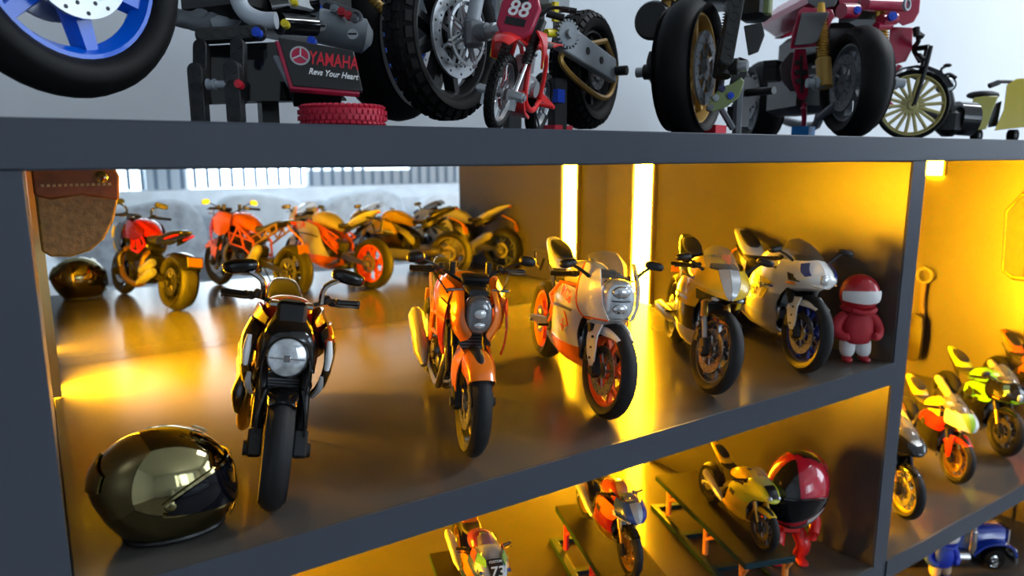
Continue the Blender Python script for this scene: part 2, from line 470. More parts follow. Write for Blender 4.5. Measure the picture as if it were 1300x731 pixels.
ub('side_panel', -0.20, XL, YF, YB+.04, -3.84, -0.018, lamw, label='wide left upright')
ub('divider_panel', XD, XD2, YF+.004, YB+.04, -3.84, -0.018, lamw)
ub('side_panel', XR, 4.05, YF, YB+.04, -3.84, -0.018, lamw)
ub('shelf_board', XL, XD, YF, YB, -0.615, -0.555, lami, label='middle shelf board under the largest motorcycles')
ub('shelf_board', XL, XD, YF, YB, -1.221, -1.161, lami, label='lower left shelf board')
ub('shelf_board', XD2, XR, YF, YB, -1.223, -1.163, lami, label='right shelf board')
ub('shelf_board', XD2, XR, YF, YB, -1.827, -1.767, lami)
ub('shelf_board', XL, XD, YF, YB, -1.827, -1.767, lami)
ub('edge_band', XD, XD2, YF, YF+.0042, -3.84, -0.018, lamm, 0)
ub('edge_band', -0.20, XL, YF-.0042, YF, -3.84, -0.018, lamm, 0)
for z0, z1 in ((-.615, -.555), (-1.221, -1.161)): ub('edge_band', XL, XD, YF-.0042, YF, z0, z1, lamm, 0)
for z0, z1 in ((-1.223, -1.163), (-1.827, -1.767)): ub('edge_band', XD2, XR, YF-.0042, YF, z0, z1, lamm, 0)
ub('plinth', -0.20, 4.05, YF+.05, YB, -3.84, -3.70, lamm)
ub('back_panel', XL, XD, YB, YB+.04, -1.827, -0.618, lami, 0)
ub('back_panel', XD2, XR, YB, YB+.04, -1.827, -0.018, lami, 0)
ub('mirror_panel', XL+.001, XD-.001, YB-.008, YB+.03, -0.554, -0.019, mirrorm, 0, label='mirror glass back wall')
# amber LED strips in the back corners
def strip(x, sgn, y0, y1, z0, z1, lm=None):
    b = B(); b.box((x+sgn*.006, (y0+y1)/2, (z0+z1)/2), (.012, y1-y0, z1-z0)); b.v = [p-UO for p in b.v]
    mk('led_strip', b, lm or ledm, unit, S, label='amber glowing light strip')
    b = B()
    for yy in (y0-.006, y1+.006): b.box((x+sgn*.009, yy, (z0+z1)/2), (.018, .012, z1-z0))
    b.v = [p-UO for p in b.v]; mk('strip_channel', b, ledcap, unit, S)
for z0, z1 in ((-.553, -.02), (-1.159, -.617)):
    strip(XD, -1, 1.925, 2.02, z0, z1)
    strip(XL, 1, 1.925, 2.02, z0, z1)
strip(XD2, 1, 1.925, 2.02, -1.161, -.02, ledm2)
strip(XD2, 1, 1.925, 2.02, -1.765, -1.225)
strip(XR, -1, 1.88, 1.96, -.105, -.02)
# ================================================================ MOTORCYCLE PARTS (real-bike metres, x forward, y to rider's left, front contact at 0)
def wheel(rt, nm, x, R, tw, rr, rim_m, G, T=None, ns=5, style='Y', disc=0.155, dsides=(-1, 1), tm=None, disc_m=None, knobs=False, spw=0.03, hi=True, rimw=None, sprocket=False):
    tm = tm or tyre; disc_m = disc_m or steel; zk = ZK[0]; ZK[0] = 1.0
    c = Vector((x, 0, R)); cw = (T @ c) if T else c
    n = 48 if hi else 28
    h = tw/2; b = B(T)
    prof = [(rr, -h*.62), (rr+(R-rr)*.25, -h*.93), (rr+(R-rr)*.55, -h), (R-h*.50, -h*.90), (R-h*.22, -h*.66), (R-h*.06, -h*.36), (R, 0)]
    prof = prof+[(r, -y) for r, y in reversed(prof[:-1])]
    b.lathe(prof, c, 'y', n, closed=True)
    w_ = mk(nm, b, tm, rt, G, org=cw, ang=50)
    if knobs:
        kb = B(T); nk = 34
        for i in range(nk):
            for k, yy in enumerate((-.72, -.25, .25, .72)):
                a = 2*pi*(i+.5*(k % 2))/nk
                rad = R-(h*.10 if abs(yy) < .5 else h*.35)
                p = c+Vector((cos(a)*rad, yy*h, sin(a)*rad))
                kb.box(p, (R*.12, h*.34, R*.085), Matrix.Rotation(pi/2-a, 3, 'Y') @ Rx(0 if abs(yy) < .5 else math.copysign(-30, yy)))
        mk('tread_knobs', kb, tm, w_, G)['kind'] = 'stuff'
    rw = rimw or h*.62
    b = B(T)
    b.lathe([(rr+.004, -rw), (rr+.004, -rw+.012), (rr-.014, -rw+.02), (rr-.02, 0), (rr-.014, rw-.02), (rr+.004, rw-.012), (rr+.004, rw), (rr-.01, rw), (rr-.026, rw-.03), (rr-.030, 0), (rr-.026, -rw+.03), (rr-.01, -rw)], c, 'y', n, closed=True)
    hubr = .045
    b.lathe([(.012, -rw*1.1), (hubr*.8, -rw*1.1), (hubr, -rw*.8), (hubr, rw*.8), (hubr*.8, rw*1.1), (.012, rw*1.1)], c, 'y', 20, closed=True)
    def spoke(a, r0, r1, w0, w1, t0, t1, da=0.0, y=0.0):
        d0 = Vector((cos(a), 0, sin(a))); d1 = Vector((cos(a+da), 0, sin(a+da)))
        p0 = c+d0*r0+Vector((0, y, 0)); p1 = c+d1*r1; d = (p1-p0).normalized(); sd = Vector((-d.z, 0, d.x)); Y = Vector((0, 1, 0))
        b.hexa([p0-sd*w0-Y*t0, p0+sd*w0-Y*t0, p0+sd*w0*.6+Y*t0, p0-sd*w0*.6+Y*t0], [p1-sd*w1-Y*t1, p1+sd*w1-Y*t1, p1+sd*w1*.6+Y*t1, p1-sd*w1*.6+Y*t1])
    for i in range(ns):
        a = 2*pi*i/ns+.3
        if style == 'Y':
            spoke(a, .03, rr*.52, spw*.8, spw*.7, rw*.5, rw*.4)
            for s in (-1, 1): spoke(a, rr*.48, rr-.012, spw*.45, spw*.42, rw*.38, rw*.45, da=s*.30)
        elif style == 'twin':
            for s in (-1, 1): spoke(a+s*.16, .035, rr-.012, spw*.4, spw*.4, rw*.45, rw*.45, da=-s*.04)
        elif style == 'wire':
            for s in (-1, 1):
                dd = Vector((cos(a), 0, sin(a))); d2 = Vector((cos(a+s*.25), 0, sin(a+s*.25)))
                b.tube([c+dd*.04+Vector((0, s*rw*.9, 0)), c+d2*(rr-.01)], .004, 4, False)
        elif style == 'solidwire':
            spoke(a, .03, rr-.01, spw*.5, spw*.5, rw*.35, rw*.35)
        else:
            spoke(a, .03, rr-.012, spw*1.1, spw*.7, rw*.5, rw*.5)
    mk('rim', b, rim_m, w_, G, ang=30)
    for s in dsides:
        b = B(T); yd = s*(rw*1.05+.012); t = .005; rd = disc
        b.lathe([(rd*.66, yd-t), (rd, yd-t), (rd, yd+t), (rd*.66, yd+t)], c, 'y', 40 if hi else 24, closed=True)
        for i in range(8):
            a = 2*pi*i/8; d0 = Vector((cos(a), 0, sin(a))); d1 = Vector((cos(a+.25), 0, sin(a+.25)))
            b.tube([c+d0*.035+Vector((0, yd, 0)), c+d1*rd*.72+Vector((0, yd, 0))], .008, 4, False)
        b.lathe([(.012, yd-t*1.5), (.05, yd-t*1.5), (.05, yd+t*1.5), (.012, yd+t*1.5)], c, 'y', 18, closed=True)
        o = mk('brake_disc', b, disc_m, w_, G, ang=30)
        if hi:
            b = B(T)
            for i in range(26):
                a = 2*pi*i/26; q = .74+.16*(i % 2)
                b.cyl(c+Vector((cos(a)*rd*q, yd+s*t*.9, sin(a)*rd*q)), c+Vector((cos(a)*rd*q, yd+s*(t+.0012), sin(a)*rd*q)), .0052, n=6)
            mk('drill_holes', b, decalk, w_, G)['kind'] = 'stuff'
    if sprocket:
        b = B(T); b.lathe([(.03, .085), (.105, .085), (.105, .093), (.03, .093)], c, 'y', 30, closed=True); mk('sprocket', b, steel, w_, G)
    ZK[0] = zk
    return w_

RAKE = 24.5
def steerT(x0, z0, ang):
    """rotate about the steering axis through (x0,z0)"""
    ax = Vector((-sin(radians(RAKE)), 0, cos(radians(RAKE)))); p = Vector((x0+.04, 0, z0))
    return Matrix.Translation(p) @ Matrix.Rotation(radians(ang), 4, ax) @ Matrix.Translation(-p)
def fk(t, R=.30, y=0, off=0.0):
    """point on the fork line, t metres above the axle"""
    return Vector((-sin(radians(RAKE))*t+off, y, R+cos(radians(RAKE))*t))
def fork(rt, G, T, R=.30, fy=.105, L=.70, upper=satin, lower=goldm, r_up=.030, r_lo=.022, foot=black, cal=satin, guard=None, split=.36, feet_big=False):
    for s in (-1, 1):
        b = B(T); b.tube([fk(split, R, s*fy), fk(L, R, s*fy)], r_up, 14, False); b.cyl(fk(split-.015, R, s*fy), fk(split+.02, R, s*fy), r_up*1.12, n=14)
        f = mk('fork_leg', b, upper, rt, G)
        b = B(T); b.tube([fk(.05, R, s*fy), fk(split, R, s*fy)], r_lo, 12, False); mk('fork_tube', b, lower, f, G)
        b = B(T)
        k = 1.35 if feet_big else 1
        b.box(fk(.03, R, s*fy), (.075*k, .06*k, .15), Ry(-RAKE), ch=.012); b.cyl((0, s*(fy-.03), R), (0, s*(fy+.045*k), R), .028*k, n=12)
        mk('axle_clamp', b, foot, f, G)
        b = B(T); c = fk(.10, R, s*(fy-.012)); c.x -= .085
        b.box(c, (.06, .055, .12), Ry(-RAKE+15), ch=.012)
        for k2 in (-.032, .032): b.cyl(c+Vector((0, s*.02, k2)), c+Vector((0, s*.036, k2)), .02, n=10)
        mk('brake_caliper', b, cal, f, G)
    b = B(T)
    for t, th in ((L-.02, .035), (L-.20, .045)): b.box(fk(t, R), (.085, fy*2+.075, th), Ry(-RAKE), ch=.012)
    b.cyl(fk(L-.24, R, 0, -.045), fk(L+.02, R, 0, -.045), .028, n=12)
    mk('triple_clamp', b, black, rt, G)
def fender(rt, nm, G, T, x, R, w, a0, a1, m, skirt=.05, gap=.022, th=.005, tip=0.6, n=12):
    b = B(T); c = Vector((x, 0, R)); rows = []
    h = w/2
    for i in range(n+1):
        t = i/n; a = radians(a0+(a1-a0)*t); k = 1-(1-tip)*max(0, abs(2*t-1)-.4)/.6
        r = R+gap; row = []
        for yy, dr in ((-1.0, -skirt*k), (-1.0, -skirt*.4*k), (-.82, -.006), (-.45, .006), (0, .010), (.45, .006), (.82, -.006), (1.0, -skirt*.4*k), (1.0, -skirt*k)):
            q = r+dr; row.append(c+Vector((cos(a)*q, yy*h*(.6+.4*k), sin(a)*q)))
        rows.append(row)
    b.grid(rows, th)
    return mk(nm, b, m, rt, G, sub=1)
def bars(rt, G, T, z, x, half, rise=.05, sweep=.1, kind='wide', m=black, grip=black, gx=0.0):
    b = B(T)
    if kind == 'wide':
        b.tube([(x, 0, z-.03), (x, .05, z-.03), (x-.01, .13, z+rise*.2), (x-sweep*.4, half*.55, z+rise), (x-sweep, half, z+rise*.8)], .013, 8)
        b.tube([(x, 0, z-.03), (x, -.05, z-.03), (x-.01, -.13, z+rise*.2), (x-sweep*.4, -half*.55, z+rise), (x-sweep, -half, z+rise*.8)], .013, 8)
        for s in (-1, 1): b.cyl((x, s*.045, z-.09), (x, s*.045, z-.01), .02, n=10)
    else:
        for s in (-1, 1): b.tube([(x+.02, s*.11, z), (x-.02, s*.2, z), (x-sweep, s*half, z-.02)], .013, 8)
    hb = mk('handlebar', b, m, rt, G)
    for s in (-1, 1):
        zz = z+rise*.8 if kind == 'wide' else z-.02
        e = Vector((x-sweep, s*half, zz)); d = Vector((x-sweep*.4, s*half*.55, z+rise)) if kind == 'wide' else Vector((x-.02, s*.2, z))
        u = (e-d).normalized()
        b = B(T); b.cyl(e-u*.12, e, .019, .019, 10); b.cyl(e, e+u*.02, .022, .018, 10); b.cyl(e-u*.135, e-u*.12, .024, n=10)
        mk('grip', b, grip, hb, G)
        b = B(T); q = e-u*.16
        b.box(q, (.05, .05, .045), ch=.01); b.tube([q+Vector((.03, 0, 0)), q+Vector((.06, s*.03, -.005)), e+Vector((.055, -s*.01, -.01)), e+Vector((.06, s*.012, -.012))], [.007, .008, .006, .009], 6)
        b.box(q+Vector((.02, -s*.035, .02)), (.055, .04, .045), ch=.01)
        mk('brake_lever' if s < 0 else 'clutch_lever', b, m, hb, G)
    return hb
def mirror(rt, G, T, p0, p1, p2, sz, m=black, stalk=black, rot=None, r=.008, face=True, lab=None):
    """stalk p0-p1-p2, head centred at p2"""
    b = B(T); b.tube([p0, p1, p2], [r*1.2, r, r*.9], 7); st = mk('mirror_stalk', b, stalk, rt, G)
    b = B(T); R = rot or Matrix.Identity(3)
    c = Vector(p2); rings = []
    for i, (k, dx) in enumerate(((.35, .032), (.8, .026), (1.0, .008), (1.02, -.008))):
        rg = []
        for j in range(16):
            a = 2*pi*(j+.5)/16
            y = sz[0]*k*math.copysign(abs(cos(a))**.72, cos(a)); z = sz[1]*k*math.copysign(abs(sin(a))**.72, sin(a))
            rg.append(c+R @ Vector((dx, y, z)))
        rings.append(rg)
    b.loft(rings); h = mk('mirror_head', b, m, st, G, ang=50)
    if face:
        b = B(T); rg = []
        for dx in (-.0075, -.0105):
            rg.append([c+R @ Vector((dx, sz[0]*.92*math.copysign(abs(cos(2*pi*(j+.5)/16))**.72, cos(2*pi*(j+.5)/16)), sz[1]*.9*math.copysign(abs(sin(2*pi*(j+.5)/16))**.72, sin(2*pi*(j+.5)/16)))) for j in range(16)])
        b.loft(rg); mk('mirror_glass', b, chrome, st, G)
def engine(rt, G, cx=-.66, cz=.42, m=dsteel, m2=satin, vee=False, fins=True):
    b = B(); b.box((cx, 0, cz-.03), (.38, .26, .22), ch=.03); b.box((cx-.16, 0, cz+.08), (.2, .24, .2), Ry(-10), ch=.03); b.box((cx, 0, cz-.17), (.28, .2, .08), ch=.02)
    e = mk('engine', b, m2, rt, G, bev=0)
    b = B()
    cyls = [(-35, .12)] if not vee else [(-55, .13), (35, -.02)]
    for ang, ox in cyls:
        R = Ry(-ang)
        for i in range(7):
            p = Vector((cx+ox, 0, cz+.08))+R @ Vector((0, 0, .03*i)); b.box(p, (.15, .24, .014 if fins else .028), R, ch=.004)
        p = Vector((cx+ox, 0, cz+.08))+R @ Vector((0, 0, .235)); b.box(p, (.16, .25, .07), R, ch=.02)
        for s in (-1, 1): b.cyl(p+Vector((0, s*.12, 0)), p+Vector((0, s*.14, 0)), .045, .035, 14)
    mk('cylinder_head', b, m, e, G)
    for s in (-1, 1):
        b = B(); b.lathe([(0.001, s*.175), (.055, s*.175), (.075, s*.168), (.085, s*.15), (.088, s*.12)], (cx-.02+s*.03, 0, cz-.01), 'y', 22)
        b.lathe([(0.001, s*.165), (.035, s*.165), (.05, s*.155), (.055, s*.12)], (cx+.13, 0, cz-.05), 'y', 18)
        for i in range(6): a = i*pi/3; b.cyl((cx-.02+s*.03+cos(a)*.07, s*.15, cz-.01+sin(a)*.07), (cx-.02+s*.03+cos(a)*.07, s*.178, cz-.01+sin(a)*.07), .007, n=6)
        mk('engine_cover', b, m, e, G)
    return e
def swing(rt, G, px, pz, rx, R, m=satin, w=.13, single=False, chain=True):
    b = B()
    for s in ((1,) if single else (-1, 1)):
        b.hexa([(px, s*(w-.03), pz-.05), (px, s*(w+.005), pz-.05), (px, s*(w+.005), pz+.05), (px, s*(w-.03), pz+.05)], [(rx-.06, s*(w-.005), R-.028), (rx-.06, s*(w+.028), R-.028), (rx-.06, s*(w+.028), R+.028), (rx-.06, s*(w-.005), R+.028)])
        b.cyl((rx, s*(w-.02), R), (rx, s*(w+.05), R), .02, n=10)
    b.box((px-.07, 0, pz), (.1, w*2-.02, .09), ch=.02)
    if single: b.box(((px+rx)/2-.1, 0, (pz+R)/2+.01), (.1, w*2-.02, .06), ch=.02)
    o = mk('swingarm', b, m, rt, G, bev=.004*G)
    if chain:
        b = B(); y = .088
        pts = [(px-.02, y, pz+.035), (rx, y, R+.10), (rx-.07, y, R+.075), (rx-.10, y, R), (rx-.07, y, R-.075), (rx, y, R-.10), (px-.02, y, pz-.045)]
        b.tube(pts, .008, 5, True, 3); mk('drive_chain', b, steel, o, G)
def stand(rt, G, x=-.78, z=.30):
    b = B(); b.tube([(x, .12, z), (x-.05, .20, .12), (x-.06, .245, .012)], [.012, .010, .010], 7); b.box((x-.07, .25, .01), (.07, .035, .012), ch=.003)
    mk('side_stand', b, black, rt, G)
def pegs(rt, G, x=-.92, z=.36, m=satin):
    for s in (-1, 1):
        b = B(); b.box((x, s*.155, z+.03), (.09, .02, .14), Ry(-20), ch=.006); b.cyl((x, s*.15, z), (x, s*.25, z), .012, n=8); mk('foot_peg', b, m, rt, G)
def trellis(rt, G, pts_pairs, m, r=.014, nm='trellis_frame'):
    b = B()
    for a, c in pts_pairs:
        for s in (-1, 1): b.tube([(a[0], s*a[1], a[2]), (c[0], s*c[1], c[2])], r, 8, False)
    return mk(nm, b, m, rt, G)
def radiator(rt, G, x=-.34, z=.60, w=.28, h=.30, tilt=-18, m=black):
    b = B(); R = Ry(tilt); b.box((x, 0, z), (.035, w, h), R, ch=.006)
    for s in (-1, 1): b.box((x, s*(w/2+.012), z), (.05, .03, h*1.02), R, ch=.008)
    r = mk('radiator', b, m, rt, G)
    b = B(); n = 16
    for i in range(n): b.box(Vector((x, 0, z))+R @ Vector((.02, 0, -h/2+h*(i+.5)/n)), (.006, w-.02, h/n*.45), R)
    mk('radiator_fins', b, dsteel, r, G)['kind'] = 'stuff'
def tanksec(x0, x1, z, w, h, drop=.08):
    L = x1-x0
    return [(x0, z-.05, w*.45, h*.45, 3), (x0-.03+0, z-.02, w*.72, h*.72, 2.8), (x0+L*.25, z+.0, w, h, 2.7), (x0+L*.5, z-.005, w*.98, h*.98, 2.6), (x0+L*.75, z-drop*.45, w*.78, h*.82, 2.5), (x0+L*.95, z-drop*.9, w*.5, h*.6, 2.4), (x1, z-drop, w*.34, h*.45, 2.4)]
def place(name, label, px, py, pz, head, lean, G, group=None, cat='motorcycle'):
    """root at the front wheel's contact, heading: degrees the bike's nose is turned from -Y towards -X"""
    a = atan2(-cos(radians(head)), -sin(radians(head)))
    Mx = Matrix.Rotation(a, 3, 'Z') @ Matrix.Rotation(radians(-lean), 3, 'X')
    return root(name, label, cat, U(px, py, pz), Mx, group)
G12 = 1/12.0*1.07
ZK[0] = .86
MODELS = 'large motorcycle models on the middle shelf'
# ---------------------------------------------------------------- bike 1: black and red power cruiser
def cruiser():
    G = G12*.935; YK[0] = .86; ZK[0] = .92
    rt = place('model_motorcycle', 'black and dark red motorcycle model with big round headlight beside the gold helmet', .268, 1.115, -.555, 15, 10, G, MODELS)
    T = steerT(0, .3, -2); L = 1.50; RR = .325
    wheel(rt, 'front_wheel', 0, .30, .15, .215, satin, G, T, 5, 'Y')
    wheel(rt, 'rear_wheel', -L, RR, .25, .225, satin, G, None, 5, 'Y', dsides=(-1,), rimw=.09)
    fork(rt, G, T, fy=.125, L=.66, upper=satin, lower=satin, r_up=.034, r_lo=.034, split=.34, feet_big=True)
    fender(rt, 'front_fender', G, T, 0, .30, .185, 66, 150, gloss, skirt=.07, tip=.5)
    # fender arms
    b = B(T)
    for s in (-1, 1): b.grid([[(-.02, s*.10, .62), (-.12, s*.11, .60)], [(.02, s*.13, .50), (-.09, s*.135, .48)], [(.02, s*.135, .34), (-.04, s*.14, .33)]], .012)
    mk('fender_bracket', b, gloss, rt, G, sub=1)
    # headlight
    ZK[0] = 1.0; b = B(T); c = Vector((.02, 0, .775)); R = Ry(-8)
    YK[0] = 1.0; b.lathe([(.001, -.12), (.055, -.11), (.085, -.06), (.097, -.01), (.101, .02), (.094, .028), (.090, .018)], c, 'x', 36, R=R)
    hl = mk('headlight', b, gloss, rt, G, label='round chrome-lit headlight')
    b = B(T); b.lathe([(.001, .032), (.035, .031), (.065, .027), (.091, .018), (.088, .0)], c, 'x', 36, R=R); mk('headlight_lens', b, lens, hl, G)
    b = B(T); b.box(c+Vector((.036, 0, 0)), (.004, .165, .006)); b.box(c+Vector((.036, 0, 0)), (.006, .03, .03), ch=.004); mk('reflector_bar', b, chrome, hl, G); ZK[0] = .92; YK[0] = .86
    # cowl around and above headlight
    b = B(T)
    rows = [[(-.14, 0, 1.035), (-.14, .045, 1.03), (-.155, .075, 1.015), (-.18, .085, .99)],
            [(-.05, 0, .975), (-.05, .07, .968), (-.075, .115, .95), (-.12, .13, .93)],
            [(.0, 0, .925), (-.005, .085, .912), (-.035, .135, .89), (-.10, .16, .86)],
            [(-.0, 0, .885), (-.01, .10, .86), (-.045, .145, .80), (-.11, .165, .78)],
            [(-.05, 0, .86), (-.05, .11, .78), (-.06, .15, .71), (-.12, .16, .70)]]
    b.grid(rows, .008, both=True)
    mk('headlight_cowl', b, gloss, rt, G, sub=1)
    b = B(T); b.box((-.17, 0, 1.045), (.10, .15, .05), Ry(18), ch=.014); b.box((-.10, 0, 1.02), (.05, .17, .13), Ry(-25), ch=.02); ins = mk('instrument_pod', b, black, rt, G)
    b = B(T); b.box((-.145, 0, 1.078), (.05, .09, .004), Ry(18)); mk('display_glass', b, lensd, ins, G)
    bars(rt, G, T, 1.04, -.27, .39, rise=.02, sweep=.10)
    b = B(T)
    for s in (-1, 1): b.box((-.27, s*.10, 1.035), (.05, .07, .035), ch=.01)
    mk('bar_riser', b, chrome, rt, G)
    for s in (-1, 1):
        mirror(rt, G, T, (-.28, s*.17, 1.06), (-.25, s*.185, 1.165), (-.26, s*.31, 1.225), (.10, .040), gloss, chrome, Rx(s*-10) @ Ry(12), r=.017)
    # tank: red, black flanks
    b = B(); b.sel(tanksec(-.28, -.86, .93, .17, .12, .10)); mk('fuel_tank', b, red, rt, G, sub=1, label='dark red tank')
    b = B()
    for s in (-1, 1):
        b.grid([[(-.18, s*.13, .97), (-.35, s*.185, 1.0), (-.55, s*.185, .98), (-.75, s*.14, .90)], [(-.14, s*.16, .88), (-.33, s*.225, .90), (-.55, s*.215, .87), (-.76, s*.16, .82)], [(-.15, s*.17, .78), (-.32, s*.22, .77), (-.5, s*.20, .76), (-.7, s*.15, .76)]], .012)
    mk('tank_cover', b, mat('oxblood_paint', (.11, .006, .007), .2, coat=.7), rt, G, sub=1)
    # side radiator shrouds with chrome indicator lens
    for s in (-1, 1):
        b = B(); b.grid([[(-.10, s*.165, .93), (-.20, s*.225, .96), (-.36, s*.235, .94)], [(-.06, s*.195, .86), (-.17, s*.262, .86), (-.36, s*.262, .83)], [(-.06, s*.205, .75), (-.18, s*.262, .73), (-.35, s*.262, .70)], [(-.10, s*.185, .64), (-.20, s*.235, .60), (-.33, s*.23, .59)], [(-.17, s*.15, .555), (-.23, s*.185, .53), (-.31, s*.19, .53)]], .014)
        sh = mk('side_radiator_shroud', b, gloss, rt, G, sub=1)
        b = B(); b.tube([(-.055, s*.222, .90), (-.035, s*.228, .82), (-.045, s*.226, .74)], [.014, .022, .014], 10); mk('indicator_lens', b, decalw, sh, G, label='white vertical indicator lens')
        b = B(); b.tube([(-.04, s*.20, .70), (-.07, s*.20, .62), (-.13, s*.17, .55)], [.012, .02, .012], 8, flat=.6); mk('shroud_trim', b, silverp, sh, G)
    radiator(rt, G, -.30, .60, .22, .28, -12)
    engine(rt, G, -.66, .43, dsteel, satin, vee=True)
    # red trellis behind the shroud
    tr = [((-.38, .13, .86), (-.50, .16, .62)), ((-.50, .16, .62), (-.60, .15, .84)), ((-.38, .13, .86), (-.74, .15, .80)), ((-.60, .15, .84), (-.68, .16, .60)), ((-.68, .16, .60), (-.50, .16, .62)), ((-.68, .16, .60), (-.82, .14, .72)), ((-.82, .14, .72), (-.74, .15, .80)), ((-.60, .15, .84), (-.74, .15, .66))]
    trellis(rt, G, tr, bred, .016)
    swing(rt, G, -.92, .40, -L, RR, satin, w=.155, single=False)
    b = B(); b.sel([(-.76, .80, .10, .05, 3), (-.85, .79, .15, .055, 3), (-1.02, .785, .16, .055, 3), (-1.16, .83, .13, .05, 3), (-1.20, .86, .10, .04, 3)]); mk('seat', b, seatm, rt, G, sub=1)
    b = B(); b.sel([(-1.12, .83, .12, .05, 2.6), (-1.24, .87, .13, .055, 2.6), (-1.42, .91, .125, .05, 2.5), (-1.55, .935, .10, .035, 2.5), (-1.60, .94, .07, .02, 2.5)]); tl = mk('tail_cover', b, gloss, rt, G, sub=1)
    b = B()
    for s in (-1, 1): b.tube([(-1.30, s*.125, .83), (-1.45, s*.125, .87), (-1.575, s*.10, .905)], [.018, .022, .014], 8, flat=.6)
    mk('tail_light', b, redl, tl, G)
    b = B()
    for s in (-1, 1): b.grid([[(-1.10, s*.14, .82), (-1.3, s*.14, .88), (-1.55, s*.11, .92)], [(-1.10, s*.14, .74), (-1.3, s*.13, .80), (-1.5, s*.10, .88)]], .01)
    mk('tail_side_panel', b, gloss, rt, G)
    fender(rt, 'rear_fender', G, None, -L, RR, .27, 60, 150, gloss, skirt=.05, gap=.03)
    # low plate holder
    b = B(); b.tube([(-L, .15, RR), (-1.72, .15, .50), (-1.83, .06, .62)], .012, 6); b.box((-1.86, 0, .60), (.012, .20, .13), Ry(14), ch=.004); ph = mk('plate_bracket', b, black, rt, G)
    b = B(); b.box((-1.871, 0, .602), (.006, .17, .10), Ry(14)); mk('number_plate', b, amberl, ph, G, label='plate painted amber as if lit');  # amber of the strip light put into the plate's colour
    # exhaust, rider's right: headers and two stacked cans
    b = B()
    b.tube([(-.47, -.10, .66), (-.34, -.17, .62), (-.30, -.20, .46), (-.42, -.20, .27), (-.7, -.17, .20), (-.95, -.17, .25)], .034, 12)
    b.tube([(-.86, -.10, .62), (-.90, -.18, .55), (-.86, -.19, .36), (-.9, -.17, .28)], .032, 10)
    ex = mk('exhaust_header', b, goldm, rt, G, label='heat-tinted header pipes')
    b = B()
    for dz, dx in ((0, 0), (.11, .03)):
        p0 = Vector((-.92+dx, -.20, .27+dz)); p1 = Vector((-1.30+dx, -.235, .42+dz)); u = (p1-p0)
        b.tube([p0, p0+u*.1, p0+u*.9, p1], [.035, .056, .056, .044], 16, False); b.cyl(p1, p1+u*.03, .03, n=12)
    b.tube([(-.8, -.18, .23), (-.95, -.20, .30)], .035, 10, False)
    mk('silencer', b, silverp, ex, G, label='twin stacked silver silencers')
    b = B(); b.tube([(-.36, -.215, .60), (-.30, -.235, .50), (-.34, -.225, .38)], [.03, .05, .035], 12); mk('header_shield', b, dsteel, ex, G)
    pegs(rt, G, -.90, .36); stand(rt, G)
    b = B(T)
    for s in (-1, 1): b.tube([(-.17, s*.06, 1.0), (-.02, s*.13, .76), (-.05, s*.12, .55)], .006, 5)
    mk('brake_hose', b, black, rt, G)
    return rt
cruiser()

